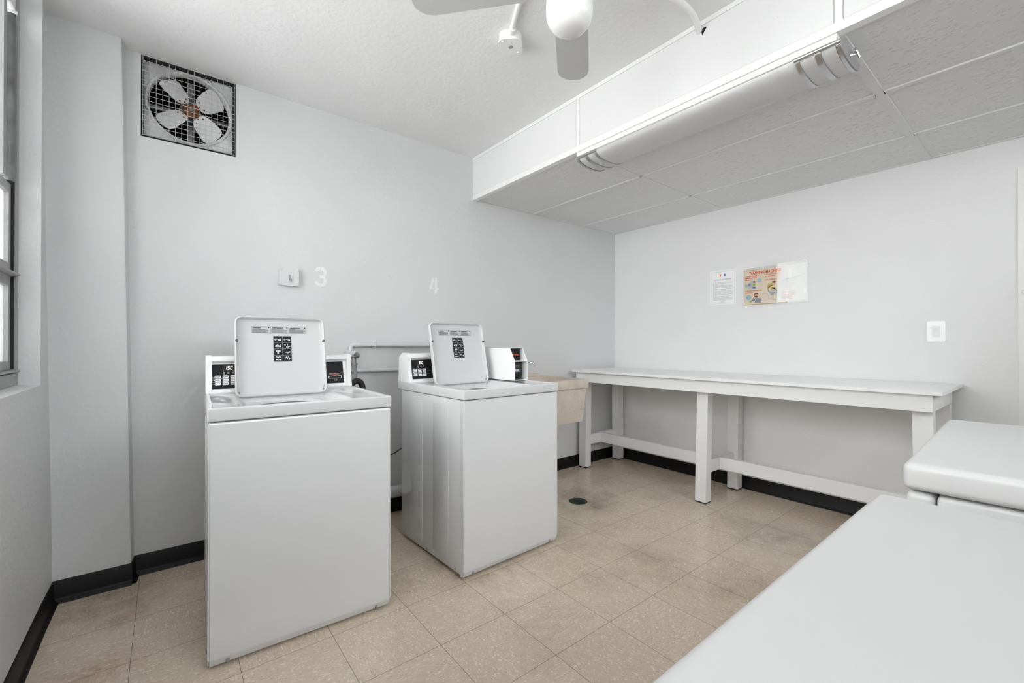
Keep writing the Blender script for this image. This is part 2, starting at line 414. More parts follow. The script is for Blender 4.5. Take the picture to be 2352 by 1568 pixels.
# projecting column in the left corner
b = MB(); b.hexa([(-4.05, -0.085, 0), (-3.722, -0.085, 0), (-3.712, 0.01, 0), (-4.05, 0.01, 0),
                  (-4.09, -0.09, HH), (-3.765, -0.09, HH), (-3.755, 0.01, HH), (-4.09, 0.01, HH)])
bmesh.ops.bevel(b.bm, geom=[e for e in b.bm.edges if abs(e.verts[0].co.z-e.verts[1].co.z) > 1 and e.verts[0].co.x > -3.8 and e.verts[0].co.y < -0.05], offset=0.0025, segments=2, affect='EDGES')
struct(b.build('wall_column', m_wall))
# left wall with the window opening
JY, WY0, WZ0, WZ1 = -0.32, -3.50, 0.977, 2.562
b = MB()
b.hexa([(-4.35, JY, 0), (XL, JY, 0), (-3.980, -0.05, 0), (-4.35, -0.05, 0), (-4.35, JY, HH), (XL, JY, HH), (-4.022, -0.05, HH), (-4.35, -0.05, HH)])
b.box(-4.35, XL, WY0, JY, 0, WZ0-0.012); b.box(-4.35, XL, WY0, JY, WZ1, HH); b.box(-4.35, XL, -3.8, WY0, 0, HH)
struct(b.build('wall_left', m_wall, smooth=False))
# right wall with the door opening
DY0, DY1, DZ = -3.54, -2.692, 2.093
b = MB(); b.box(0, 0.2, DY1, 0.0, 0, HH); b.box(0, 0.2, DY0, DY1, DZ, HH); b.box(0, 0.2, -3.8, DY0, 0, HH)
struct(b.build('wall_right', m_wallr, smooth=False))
# front wall (behind the camera) with an opening for the added window
FX0, FX1, FZ0, FZ1 = -3.80, -0.35, 1.15, 2.45
b = MB(); b.box(-3.985, FX0, -3.8, -3.6, 0, HH); b.box(FX1, 0, -3.8, -3.6, 0, HH); b.box(FX0, FX1, -3.8, -3.6, 0, FZ0); b.box(FX0, FX1, -3.8, -3.6, FZ1, HH)
struct(b.build('wall_front', m_wall, smooth=False))
# dropped soffit: face boards with trim, lay-in tiles with tees
b = MB(); g = 0.0015
for y0, y1 in ((-1.092, 0.0), (-2.336, -1.118), (-3.6, -2.362)):
    b.box(XS, XS+0.02, y0+g, y1-g, HL+0.032, HH-0.024)
soffit = struct(b.build('wall_soffit', m_board, smooth=False))
b = MB()
b.box(XS-0.0015, XS+0.02, -3.6, 0.0, HH-0.023, HH-0.001)
b.box(XS-0.0006, XS+0.035, -3.6, 0.0, HL-0.004, HL+0.031)
for yc in (-1.105, -2.349): b.box(XS-0.0004, XS+0.018, yc-0.0125, yc+0.0125, HL+0.03, HH-0.02)
struct(b.build('trim_1', m_trimw, smooth=False))
b = MB()
xs = [XS+0.02, -1.116, -0.492, 0.0]; ys = [-3.6, -2.339, -1.104, 0.0]
for i in range(3):
    for j in range(3):
        b.box(xs[i]+0.012, xs[i+1]-0.012, ys[j]+(0.014 if j < 2 else 0.001), ys[j+1]-(0.012 if j != 1 else 0.001), HL+0.004, HL+0.02)
struct(b.build('ceiling', m_tile, smooth=False))
b = MB()
for xx in xs[1:3]:
    for j in range(3): b.box(xx-0.011, xx+0.013, ys[j]+0.015, ys[j+1]-0.012, HL-0.003, HL+0.006)
b.box(XS+0.03, 0, -2.356, -2.322, HL-0.003, HL+0.012)
b.box(-0.022, 0, -3.6, 0, HL-0.001, HL+0.012); b.box(XS+0.03, 0, -0.02, 0, HL+0.001, HL+0.012); b.box(XS+0.02, 0.0, -3.6, 0, HL+0.018, HL+0.024)
struct(b.build('trim_2', m_tee, smooth=False))
# cove base, with a curved toe
def cove(pts, name):
    b = MB()
    prof = [(0.0, 0.0), (-0.020, 0.0), (-0.019, 0.004), (-0.010, 0.012), (-0.005, 0.024), (-0.004, 0.094), (-0.001, 0.098), (0, 0.098)]
    for (p, q) in zip(pts, pts[1:]):
        p, q = Vector((*p, 0)), Vector((*q, 0)); d = (q-p).normalized(); n = Vector((d.y, -d.x, 0))   # n points into the room
        e = 0.004
        a = [b.bm.verts.new(p-d*e-n*u+Vector((0, 0, v))) for u, v in prof]; c = [b.bm.verts.new(q+d*e-n*u+Vector((0, 0, v))) for u, v in prof]
        k = len(prof)
        for i in range(k): b.bm.faces.new((a[i], a[(i+1) % k], c[(i+1) % k], c[i]))
        b.bm.faces.new(list(reversed(a))); b.bm.faces.new(c)
    return struct(b.build(name, m_base, angle=50))
cove([(XL, -3.6), (XL, JY), (-3.981, -0.086)], 'baseboard_left')
cove([(-3.985, -0.086), (-3.722, -0.086), (-3.713, -0.001), (0.0, -0.001)], 'baseboard_back')
cove([(0.0, -0.001), (0.0, DY1+0.02)], 'baseboard_right')

# ---- window in the left wall; its unseen run toward the camera is added for light
win = struct(bpy.data.objects.new('window_1', None)); C.objects.link(win)
b = MB(); b.hexa([(-4.20, WY0, WZ0-0.012), (XL+0.002, WY0, WZ0-0.012), (XL+0.002, JY+0.004, WZ0-0.012), (-4.20, JY+0.004, WZ0-0.012),
                  (-4.20, WY0, 0.992), (XL+0.002, WY0, WZ0), (XL+0.002, JY+0.004, WZ0), (-4.20, JY+0.004, 0.992)])
b.build('window_sill', m_wall, win, smooth=False)
b = MB(); FXI = -4.045
b.box(-4.14, FXI, JY-0.030, JY, 0.985, WZ1); b.box(-4.14, FXI, WY0, WY0+0.03, 0.985, WZ1)
b.box(-4.142, FXI-0.002, WY0, JY, 0.983, 1.028); b.box(-4.142, FXI+0.002, WY0, JY-0.001, 2.50, WZ1+0.002)
b.box(-4.13, FXI+0.006, WY0, JY-0.001, 1.034, 1.042)
for yc in (-1.13, -1.94, -2.75): b.box(-4.14, FXI, yc-0.03, yc+0.03, 0.985, WZ1)
b.build('window_frame', m_alu, win, smooth=False)
for i, (y0, y1) in enumerate(((-1.10, JY-0.041), (-1.91, -1.16), (-2.72, -1.97), (WY0+0.034, -2.78))):
    b = MB(); x0, x1 = -4.085, -4.058
    for z0, z1 in ((1.045, 1.395), (1.415, 1.745)):
        b.box(x0, x1, y0, y0+0.03, z0, z1); b.box(x0, x1, y1-0.028, y1, z0, z1); b.box(x0, x1-0.001, y0+0.03, y1-0.028, z0, z0+0.03); b.box(x0, x1-0.001, y0+0.03, y1-0.028, z1-0.035, z1)
    b.box(x0, x1, y0, y0+0.03, 1.76, 2.49); b.box(x0, x1, y1-0.10, y1-0.06, 1.76, 2.49); b.box(x0, x1-0.001, y0+0.03, y1-0.10, 2.45, 2.489)
    b.build('window_sash', m_alu, win, smooth=False)
    b = MB(); b.box(-4.075, -4.071, y0+0.02, y1-0.02, 1.06, 1.74); b.box(-4.075, -4.071, y0+0.02, y1-0.07, 1.76, 2.47)
    b.build('window_pane', m_pane, win, smooth=False)
    b = MB(); b.hexa([(x1, y0, 1.395), (FXI+0.014, y0, 1.400), (FXI+0.014, y1-0.01, 1.400), (x1, y1+0.03, 1.395), (x1, y0, 1.415), (FXI+0.014, y0, 1.406), (FXI+0.014, y1-0.01, 1.406), (x1, y1+0.03, 1.415)])
    b.build('meeting_rail', m_alu, win, smooth=False)
    b = MB(); b.cyl((-4.062, y1-0.028, 1.75), (-4.062, y1-0.028, 2.37), 0.019, n=16); b.box(-4.09, -4.08, y1-0.055, y1, 1.75, 2.38)
    b.build('sash_channel', m_steel, win)
    b = MB(); b.box(-4.090, -4.050, y1-0.056, y1+0.007, 2.412, 2.498); b.build('channel_cover', m_trimw, win, smooth=False)
    b = MB(); b.box(-4.085, -4.050, y1+0.004, y1+0.0105, 1.046, 2.40); b.build('gap_shade_strip', m_rubber, win, smooth=False)  # added black strip painting the dark gap between sash and frame
# ---- unseen window in the front wall, added behind the camera for fill light
win2 = struct(bpy.data.objects.new('added_window_2', None)); C.objects.link(win2)
b = MB()
for x0, x1 in ((FX0, FX0+0.04), (FX1-0.04, FX1), (-2.64, -2.60), (-1.90, -1.86)): b.box(x0, x1, -3.74, -3.68, FZ0, FZ1)
for z0, z1 in ((FZ0, FZ0+0.04), (FZ1-0.04, FZ1)): b.box(FX0, FX1, -3.74, -3.68, z0, z1)
b.build('window_frame', m_alu, win2, smooth=False)
b = MB(); b.box(FX0+0.02, FX1-0.02, -3.712, -3.708, FZ0+0.02, FZ1-0.02); b.build('window_pane', m_clear, win2, smooth=False)
# ---- door in the right wall
door = struct(bpy.data.objects.new('door_1', None)); C.objects.link(door)
b = MB(); b.box(-0.006, 0.16, DY1-0.045, DY1-0.0005, 0.0005, DZ-0.001); b.box(-0.006, 0.16, DY0+0.0005, DY0+0.045, 0.0005, DZ-0.001); b.box(-0.005, 0.16, DY0+0.045, DY1-0.045, DZ-0.045, DZ-0.0005)
b.build('door_frame', m_trimw, door, smooth=False)
b = MB(); b.box(0.02, 0.06, DY0+0.045, DY1-0.045, 0.005, DZ-0.045, r=0.002, seg=1); b.build('door_leaf', m_trimw, door)
b = MB(); b.lathe([(0, 0.022), (0.008, 0.020), (0.012, 0.012), (0.010, 0.004), (0.007, 0), (0.0, 0)], plane_M((-0.006, -2.716, 1.424), (0, 1, 0), (0, 0, 1)) @ Matrix.Rotation(PI, 4, 'X'), 16)
b.build('bolt_knob', m_plastic, door)
b = MB(); b.cyl((0.02, DY0+0.11, 1.0), (-0.02, DY0+0.11, 1.0), 0.012); b.lathe([(0, 0.03), (0.022, 0.024), (0.027, 0.012), (0.018, 0), (0, 0)], plane_M((-0.02, DY0+0.11, 1.0), (0, -1, 0), (0, 0, 1)), 20)
b.build('door_handle', m_chrome, door)
# ---- stencilled numbers painted on the back wall
def stencil(pieces, M, name, label):
    b = MB()
    for p in pieces: b.prism(p, 0.0006, M)
    o = b.build(name, m_number, wall_back, smooth=False); o['label'] = label
def arcband(cx, cy, ro, ri, a0, a1, n=10):
    o = [(cx+ro*math.cos(math.radians(a0+(a1-a0)*k/n)), cy+ro*math.sin(math.radians(a0+(a1-a0)*k/n))) for k in range(n+1)]
    i = [(cx+ri*math.cos(math.radians(a0+(a1-a0)*k/n)), cy+ri*math.sin(math.radians(a0+(a1-a0)*k/n))) for k in range(n+1)]
    return o+list(reversed(i))
MW = lambda x, z: plane_M((x, -0.0002, z), (1, 0, 0), (0, 0, 1))
stencil([arcband(0, 0.026, 0.036, 0.017, 92, 168), arcband(0, 0.026, 0.036, 0.017, 84, -30), arcband(0, -0.026, 0.036, 0.017, 30, -84),
         arcband(0, -0.026, 0.036, 0.017, 192, 268), [(-0.006, -0.009), (0.026, -0.012), (0.028, 0.012), (-0.006, 0.009)]], MW(-2.850, 1.553), 'painted_numeral', 'pale stencilled numeral 3')
stencil([[(0.002, 0.058), (0.022, 0.058), (0.022, -0.058), (0.002, -0.058)], [(-0.004, 0.056), (-0.004, 0.026), (-0.022, -0.016), (-0.004, -0.016), (-0.004, -0.028), (-0.040, -0.028), (-0.040, -0.014), (-0.016, 0.056)],
         [(0.022, -0.016), (0.034, -0.016), (0.034, -0.030), (0.022, -0.030)]], MW(-2.066, 1.565), 'painted_numeral', 'pale stencilled numeral 4')

# ------------------------------------------------------------------ washers
def lid_labels(lid, LM, W, H):
    """stickers on the inside of the lid; LM maps (x right, y up from hinge, z toward viewer)"""
    wx, wy, ww, wh = 0.0*W, 0.840*H, 0.236, 0.034
    b = MB(); b.prism(rrect(ww, wh, 0.001, 2, wx-0.008, wy), 0.0005, LM); o = b.build('warning_label', m_sticker, lid, smooth=False)
    b = MB()
    T = lambda x, y: LM @ Matrix.Translation((x, y, 0.0007))
    for k, s in enumerate(('WARNING', 'AVERTISSEMENT', 'ADVERTENCIA')):
        x0 = wx-0.008-ww/2+0.004+k*ww/3
        b.text(s, 0.0066, T(x0+0.003, wy+0.0095), 0.0002, 'LEFT', 0.0004)
        b.prism(ellipse(x0+ww/3-0.011, wy+0.011, 0.0035, 0.003, 10), 0.0003, T(0, 0))
        for r in range(8):
            l = random.uniform(0.7, 1.0)*(ww/3-0.006); zz = wy+0.0050-r*0.0026; xx = x0
            if r == 0: l *= 0.5
            while xx < x0+l:
                d = random.uniform(0.003, 0.009); b.prism([(xx, zz), (min(xx+d, x0+l), zz), (min(xx+d, x0+l), zz-0.0013), (xx, zz-0.0013)], 0.0002, T(0, 0)); xx += d+0.0011
        if k: b.prism([(x0-0.0035, wy-wh/2+0.001), (x0-0.0029, wy-wh/2+0.001), (x0-0.0029, wy+wh/2-0.001), (x0-0.0035, wy+wh/2-0.001)], 0.0002, T(0, 0))
    ex0, ex1, ey0, ey1 = wx-0.008-ww/2+0.0008, wx-0.008+ww/2-0.0008, wy-wh/2+0.0008, wy+wh/2-0.0008
    for q in ((ex0, ex1, ey0, ey0+0.0006), (ex0, ex1, ey1-0.0006, ey1), (ex0, ex0+0.0006, ey0, ey1), (ex1-0.0006, ex1, ey0, ey1)): b.prism([(q[0], q[2]), (q[1], q[2]), (q[1], q[3]), (q[0], q[3])], 0.0002, T(0, 0))
    b.build('lettering', m_ink, o, smooth=False)
    px, py, pw, ph = 0.003, 0.595*H, 0.079, 0.127
    b = MB(); b.prism(rrect(pw, ph, 0.003, 3, px, py), 0.0005, LM); o = b.build('pictogram_label', m_sticker2, lid, smooth=False)
    b = MB(); T0 = LM @ Matrix.Translation((0, 0, 0.0006)); T1 = LM @ Matrix.Translation((0, 0, 0.0011)); cells = []
    for r in range(4):
        for c in range(2):
            cx, cy = px+(c-0.5)*0.0385, py+(1.5-r)*0.0310; cells.append((cx, cy)); 
            q = 0.0028; a, h = 0.0181, 0.0144
            b.prism([(cx-a+q, cy-h), (cx+a-q, cy-h), (cx+a, cy-h+q), (cx+a, cy+h-q), (cx+a-q, cy+h), (cx-a+q, cy+h), (cx-a, cy+h-q), (cx-a, cy-h+q)], 0.0005, T0)
    b.build('pictogram_cells', m_black, o, smooth=False)
    b = MB()
    ln = lambda x0, y0, x1, y1, t=0.0011: b.prism([(x0-(y1-y0)*t/math.hypot(x1-x0, y1-y0), y0+(x1-x0)*t/math.hypot(x1-x0, y1-y0)), (x0+(y1-y0)*t/math.hypot(x1-x0, y1-y0), y0-(x1-x0)*t/math.hypot(x1-x0, y1-y0)), (x1+(y1-y0)*t/math.hypot(x1-x0, y1-y0), y1-(x1-x0)*t/math.hypot(x1-x0, y1-y0)), (x1-(y1-y0)*t/math.hypot(x1-x0, y1-y0), y1+(x1-x0)*t/math.hypot(x1-x0, y1-y0))], 0.0003, T1)
    ring = lambda x, y, r: b.prism(arcband(x, y, r, r*0.55, 0, 359.9, 14), 0.0003, T1)
    for k, (x, y) in enumerate(cells):
        if k == 0: ring(x-0.010, y, 0.0042); ln(x-0.006, y+0.004, x+0.003, y-0.004); ln(x+0.001, y-0.002, x+0.012, y-0.004, 0.0022); ring(x+0.010, y+0.002, 0.003)
        if k == 1: ring(x-0.010, y, 0.0035); ln(x-0.005, y, x+0.001, y+0.001); ring(x+0.004, y-0.001, 0.0026); ln(x+0.006, y-0.003, x+0.014, y-0.003, 0.0018)
        if k == 2: ln(x-0.012, y-0.002, x-0.002, y+0.003, 0.002); ln(x-0.002, y+0.003, x+0.012, y-0.005); ring(x+0.010, y+0.002, 0.003); ln(x-0.012, y-0.005, x+0.012, y-0.006)
        if k == 3: ring(x-0.009, y+0.005, 0.0035); ln(x-0.003, y-0.009, x+0.004, y+0.009); ln(x+0.004, y-0.004, x+0.014, y-0.003, 0.002); ring(x+0.004, y-0.007, 0.0026)
        if k == 4:
            for i in range(5): ln(x-0.007+i*0.0038, y+0.001, x-0.007+i*0.0038, y+0.009, 0.0011)
            ring(x-0.001, y-0.005, 0.0038)
        if k == 5: ln(x-0.014, y+0.001, x-0.006, y-0.002); ring(x-0.004, y-0.001, 0.003); ring(x+0.003, y-0.003, 0.0035); ring(x+0.010, y, 0.0034)
        if k == 6: ring(x-0.007, y+0.006, 0.0036); ln(x-0.001, y+0.002, x+0.003, y+0.010); ring(x+0.009, y+0.006, 0.003); ln(x-0.012, y-0.007, x-0.002, y-0.007, 0.0018); ln(x, y-0.010, x+0.003, y-0.004); ln(x+0.005, y-0.008, x+0.013, y-0.007, 0.002)
        if k == 7: ring(x-0.008, y+0.003, 0.0036); ln(x-0.006, y+0.006, x-0.002, y+0.008); ln(x-0.002, y-0.008, x+0.004, y+0.009); ring(x+0.008, y-0.004, 0.0036); ln(x+0.010, y-0.001, x+0.014, y+0.002)
    b.build('pictograms', m_white, o, smooth=False)

def washer(loc, rz, label, coin):
    W = 0.651
    t = thing('washing_machine', label, 'washing machine', loc, rz, 'top loading washing machines along the back wall')
    # cabinet with embossed sides
    b = MB(); b.box(0.001, W-0.001, 0.030, 0.655, 0.018, 0.8665, r=0.004, seg=2)
    for s in (0, 1):
        xo = (-0.0015, 0.01) if s == 0 else (W-0.01, W+0.0015)
        for y0, y1 in ((0.137, 0.288), (0.404, 0.575)): b.box(xo[0], xo[1], y0, y1, 0.058, 0.828, r=0.0024, seg=2)
    b.build('cabinet', m_enamel, t)
    # front panel: rounded edges, kicked-in toe
    prof = [(0.030, 0.010), (0.016, 0.010), (0.011, 0.013), (0.001, 0.036), (0.0, 0.042), (0.0, 0.856), (0.003, 0.864), (0.008, 0.8665), (0.030, 0.8665)]
    b = MB(); Mp = Matrix(((0, 0, 1, 0), (1, 0, 0, 0), (0, 1, 0, 0), (0, 0, 0, 1)))
    vs = b.prism(prof, W, Mp)
    es = [e for e in b.bm.edges if abs(e.verts[0].co.x-e.verts[1].co.x) < 1e-6 and min(e.verts[0].co.y, e.verts[1].co.y) < 0.012 and max(e.verts[0].co.y, e.verts[1].co.y) < 0.02]
    bmesh.ops.bevel(b.bm, geom=es, offset=0.006, segments=3, affect='EDGES')
    b.build('front_panel', m_enamel, t)
    for xa in (0.060, W-0.060):
        b = MB(); b.box(xa-0.005, xa+0.005, 0.002, 0.014, 0.014, 0.030, r=0.002); b.build('panel_clip', m_grey, t)
    for ya in (0.075, 0.355, 0.615):
        b = MB(); b.lathe([(0, 0.002), (0.006, 0.0015), (0.007, 0)], plane_M((0.0005, ya, 0.032), (0, -1, 0), (0, 0, 1)), 12); b.build('side_screw', m_grey, t)
    for xa, ya in ((0.06, 0.06), (W-0.06, 0.06), (0.06, 0.60), (W-0.06, 0.60)):
        b = MB(); b.cyl((xa, ya, 0), (xa, ya, 0.02), 0.022, n=16); b.build('foot', m_rubber, t)
    # top deck: dished, with a deeper lid well and the round mouth
    b = MB(); b.box(-0.003, W+0.003, -0.004, 0.70, 0.8695, 0.917, r=0.006, seg=4); deck = b.build('top_deck', m_enamel, t)
    c1 = MB(); c1.box(0.013, W-0.013, 0.010, 0.550, 0.9105, 0.99, r=0.004, seg=3); c1 = c1.build('c', m_enamel)
    c2 = MB(); c2.hexa([(0.150, 0.090, 0.8765), (0.460, 0.090, 0.8765), (0.460, 0.445, 0.8765), (0.150, 0.445, 0.8765), (0.100, 0.030, 0.911), (0.506, 0.030, 0.911), (0.506, 0.470, 0.911), (0.100, 0.470, 0.911)]); c2 = c2.build('c', m_enamel)
    c3 = MB(); c3.cyl((0.305, 0.272, 0.80), (0.305, 0.272, 0.95), 0.163, n=64); c3 = c3.build('c', m_enamel)
    for c in (c1, c2, c3): c.parent = t
    boolean(deck, [c1, c2, c3])
    b = MB(); Mt = Matrix.Translation((0.305, 0.272, 0))
    b.lathe([(0.164, 0.868), (0.165, 0.84), (0.20, 0.83), (0.215, 0.80), (0.215, 0.45), (0.0, 0.44)], Mt, 40); tub = b.build('tub', m_tub, t)
    b = MB(); b.lathe([(0.0, 0.80), (0.03, 0.795), (0.04, 0.76), (0.045, 0.5), (0.12, 0.46), (0.13, 0.445)], Mt, 24); b.build('agitator', m_plastic, tub)
    # raised lid
    LW, LH, r = 0.386, 0.378, 0.030
    hx, hy, hz = 0.301, 0.452, 0.899
    ang = math.atan2(0.082, 0.369)
    LM = plane_M((hx, hy, hz), (1, 0, 0), (0, math.sin(ang), math.cos(ang)))     # z axis points to the viewer (-y)
    b = MB(); L2 = LM @ Matrix.Translation((0, LH/2, 0))
    b.prism(rrect(LW, LH, r, 8), 0.004, L2 @ Matrix.Translation((0, 0, -0.012)))
    # lip: swept ring standing toward the viewer
    rings = []
    for ins, zz in ((0.0, -0.012), (0.0, 0.006), (0.0012, 0.011), (0.0045, 0.0135), (0.0078, 0.011), (0.0095, 0.004), (0.0125, -0.0055), (0.02, -0.008)):
        rings.append([b.bm.verts.new(L2 @ Vector((x, y, zz))) for x, y in rrect(LW-2*ins, LH-2*ins, max(r-ins, 0.008), 8)])
    for a, c in zip(rings, rings[1:]):
        n = len(a)
        for k in range(n): b.bm.faces.new((a[k], a[(k+1) % n], c[(k+1) % n], c[k]))
    lid = b.build('lid', m_lid, t, angle=50)
    ZI = LM @ Matrix.Translation((0, 0, -0.0078))
    lid_labels(lid, ZI, LW, LH)
    for s in (-1, 1):
        b = MB(); Mq = LM @ Matrix.Translation((s*(LW/2-0.0075), 0.690*LH, 0.006))
        b.lathe([(0, 0.012), (0.0045, 0.0115), (0.0062, 0.008), (0.0062, 0)], Mq, 16); b.build('lid_bumper', m_bumper, lid)
        b = MB(); Mq = LM @ Matrix.Translation((s*(LW/2-0.014), 0.018, -0.004))
        b.box(-0.004, 0.004, -0.006, 0.008, 0, 0.006, r=0.0015, M=Mq)
        if s > 0: b.tube([Mq @ Vector(p) for p in ((-0.004, 0.0, 0.004), (0.0, 0.012, 0.004), (0.004, 0.03, 0.002), (0.005, 0.075, 0.0))], 0.0012, 8)
        b.build('hinge_clip', m_steel, lid)
    # console
    CW0, CW1 = 0.002, (0.560 if coin else 0.645)
    prof = [(0.562, 0.914), (0.598, 1.050), (0.590, 1.053), (0.584, 1.060), (0.584, 1.071), (0.591, 1.081), (0.604, 1.084), (0.650, 1.084), (0.690, 1.060), (0.698, 0.914)]
    b = MB(); b.prism(prof, CW1-CW0-0.02, Mp); b.xf(b.bm.verts, Matrix.Translation((CW0+0.01, 0, 0))); b.build('console', m_console, t, angle=40)
    capp = [(0.559, 0.9145), (0.578, 0.985), (0.582, 1.05), (0.580, 1.062), (0.581, 1.073), (0.590, 1.0845), (0.604, 1.0875), (0.652, 1.0875), (0.694, 1.062), (0.702, 0.9145)]
    for s in ((CW0, CW1-0.022) if not coin else (CW0,)):
        b = MB(); b.prism(capp, 0.022, Mp); b.xf(b.bm.verts, Matrix.Translation((s, 0, 0)))
        b.build('console_end_cap', m_console, t, angle=40)
    # black control panel (tilted with the console face)
    base = Vector((0, 0.562, 0.914)); tup = Vector((0, 0.036, 0.136)).normalized()
    PM = plane_M(base, (1, 0, 0), tup)        # x: along, y: up the slope (z-0.914)/0.967, z toward viewer
    P0, P1 = 0.024, CW1-0.040
    b = MB(); b.prism([(P0, 0.020), (P1, 0.020), (P1, 0.136), (P0, 0.136)], 0.0012, PM @ Matrix.Translation((0, 0, 0.0002)))
    pan = b.build('control_panel', m_black, t, smooth=False)
    TM = lambda x, z, d=0.0016: PM @ Matrix.Translation((x, (z-0.914)/0.967, d))
    b = MB(); DS = {'1': 'bc', '5': 'afgcd', '0': 'abcdef'}; dw, dh, dt, sl = 0.0088, 0.0165, 0.0017, 0.16
    def seg(x, k):
        e = 0.0006; g_ = {'a': (e, dh-dt, dw-e, dh), 'd': (e, 0, dw-e, dt), 'g': (e, dh/2-dt/2, dw-e, dh/2+dt/2), 'f': (0, dh/2+e, dt, dh-e), 'e': (0, e, dt, dh/2-e), 'b': (dw-dt, dh/2+e, dw, dh-e), 'c': (dw-dt, e, dw, dh/2-e)}[k]
        P_ = [(g_[0], g_[1]), (g_[2], g_[1]), (g_[2], g_[3]), (g_[0], g_[3])]
        b.prism([(x+p+sl*q_, q_-dh/2) for p, q_ in P_], 0.0004, TM(0.0735, 1.028))
    for x_, ch in ((-0.001, '1'), (0.0105, '5'), (0.0215, '0')):
        for k in DS[ch]: seg(x_, k)
    b.prism([(0.0087, -dh/2), (0.0103, -dh/2), (0.0103, -dh/2+0.0017), (0.0087, -dh/2+0.0017)], 0.0004, TM(0.0735, 1.028))
    b.build('display_digits', m_led, pan, smooth=False)
    b = MB(); b.prism([(0.066, -0.0125), (0.112, -0.0125), (0.112, 0.0125), (0.066, 0.0125)], 0.0003, TM(0.0, 1.028, 0.0013)); b.build('display_window', m_grey2, pan, smooth=False)
    for r in range(3):
        for c in range(3):
            bx, bz = 0.0475+c*0.030, 0.987-r*0.0155
            b = MB(); b.prism(rrect(0.0225, 0.0125, 0.003, 3), 0.0025, TM(bx, bz)); k = b.build('button', m_white, pan, smooth=False)
            b = MB(); b.prism(rrect(0.014, 0.0022, 0.0005, 2, 0.001, 0), 0.0003, TM(bx, bz, 0.0042)); b.prism(arcband(-0.0085, 0, 0.0022, 0.001, 0, 359, 8), 0.0003, TM(bx, bz, 0.0042)); 
            o = b.build('button_print', m_ink, pan, smooth=False)
    b = MB()
    for r in range(3):
        z = 0.987-r*0.0155
        b.prism([(0.016, -0.001), (0.025, -0.001), (0.025, 0.001), (0.016, 0.001)], 0.0003, TM(0, z) @ Matrix.Translation((0.004, 0, 0)))
        b.prism(ellipse(0.0335, 0, 0.0018, 0.0018, 10), 0.0004, TM(0, z))
        if r < 2: b.prism([(0.021, -0.0084), (0.150, -0.0084), (0.150, -0.0074), (0.021, -0.0074)], 0.0003, TM(0, z))
    for i in range(3):
        b.prism(ellipse(0.0, 0.0, 0.0016, 0.0016, 8), 0.0004, TM(0.071+i*0.018, 1.014))
        b.prism([(-0.004, -0.0008), (0.004, -0.0008), (0.004, 0.0008), (-0.004, 0.0008)], 0.0003, TM(0.071+i*0.018, 1.008))
        b.prism([(-0.0045, -0.0008), (0.0045, -0.0008), (0.0045, 0.0008), (-0.0045, 0.0008)], 0.0003, TM(0.071+i*0.018, 1.003))
    b.prism([(-0.003, -0.0008), (0.003, -0.0008), (0.003, 0.0008), (-0.003, 0.0008)], 0.0003, TM(0.071, 0.9995))
    b.build('panel_print', m_lgrey, pan, smooth=False)
    if not coin:
        sx, sz = 0.562, 0.9645
        b = MB(); b.text('INSERT CARD HERE', 0.0058, TM(0.559, 0.9835), 0.0002, 'CENTER', 0.0001); b.build('card_slot_lettering', m_lgrey, pan, smooth=False)
        b = MB(); b.prism([(-0.026, 0.003), (0.026, 0.003), (0.016, 0.0005), (0.0, -0.004), (-0.010, -0.001), (-0.026, 0.001)], 0.0003, TM(0.559, 0.977)); b.build('red_arrow', m_red, pan, smooth=False)
        b = MB(); Ms = TM(sx, sz)
        for q in (((-0.033, 0.0045), (0.033, 0.0045), (0.033, 0.0068), (-0.033, 0.0068)), ((-0.033, -0.0068), (0.033, -0.0068), (0.033, -0.0045), (-0.033, -0.0045)),
                  ((-0.033, -0.0068), (-0.030, -0.0068), (-0.030, 0.0068), (-0.033, 0.0068)), ((0.030, -0.0068), (0.033, -0.0068), (0.033, 0.0068), (0.030, 0.0068))): b.prism(q, 0.003, Ms)
        b.build('card_slot_frame', m_white, pan, smooth=False)
        b = MB(); b.prism([(-0.030, -0.0045), (0.030, -0.0045), (0.030, 0.0045), (-0.030, 0.0045)], 0.0004, Ms); b.build('card_slot', m_dark, pan, smooth=False)
        b = MB(); Mh = TM(0.563, 0.9515)
        for q in (((-0.010, 0.002), (0.010, 0.002), (0.010, 0.003), (-0.010, 0.003)), ((-0.006, -0.005), (0.006, -0.005), (0.006, -0.004), (-0.006, -0.004)), ((-0.007, -0.005), (-0.006, -0.005), (-0.006, 0.002), (-0.007, 0.002)), ((0.006, -0.005), (0.007, -0.005), (0.007, 0.002), (0.006, 0.002))): b.prism(q, 0.0003, Mh)
        b.build('hand_symbol', m_lgrey, pan, smooth=False)
    else:
        # coin meter housing standing on the right of the deck
        A0, A1, B0, B1, Z0, ZS, Z1, th = 0.544, 0.652, 0.258, 0.70, 0.9165, 1.036, 1.118, 0.004
        sideprof = [(B0, Z0), (B0, ZS), (B0+0.046, Z1), (B1, Z1), (B1, Z0)]
        b = MB()
        for x0 in (A0, A1-th):
            vs = b.prism(sideprof, th, Mp); b.xf(vs, Matrix.Translation((x0, 0, 0)))
        b.box(A0, A1, B0+0.046, B1, Z1-th, Z1); b.box(A0, A1, B1-th, B1, Z0, Z1); b.box(A0+th, A1-th, B0+0.004, B1-0.1, Z0, Z0+0.005)
        b.box(A0+th, A1-th, B0+0.002, B0+0.10, ZS-0.004, ZS+0.002); b.box(A0+th, A1-th, B0+0.115, B0+0.12, Z0, Z1-th)
        box = b.build('coin_meter_housing', m_console, t, smooth=False)
        b = MB(); Mb = plane_M((0.596, B0+0.058, 1.075), (1, 0, 0), (0, 0, 1)); b.prism([(-0.047, -0.036), (0.038, -0.036), (0.038, 0.036), (-0.047, 0.036)], 0.004, Mb)
        sg = b.build('sign_plate', m_black, box, smooth=False)
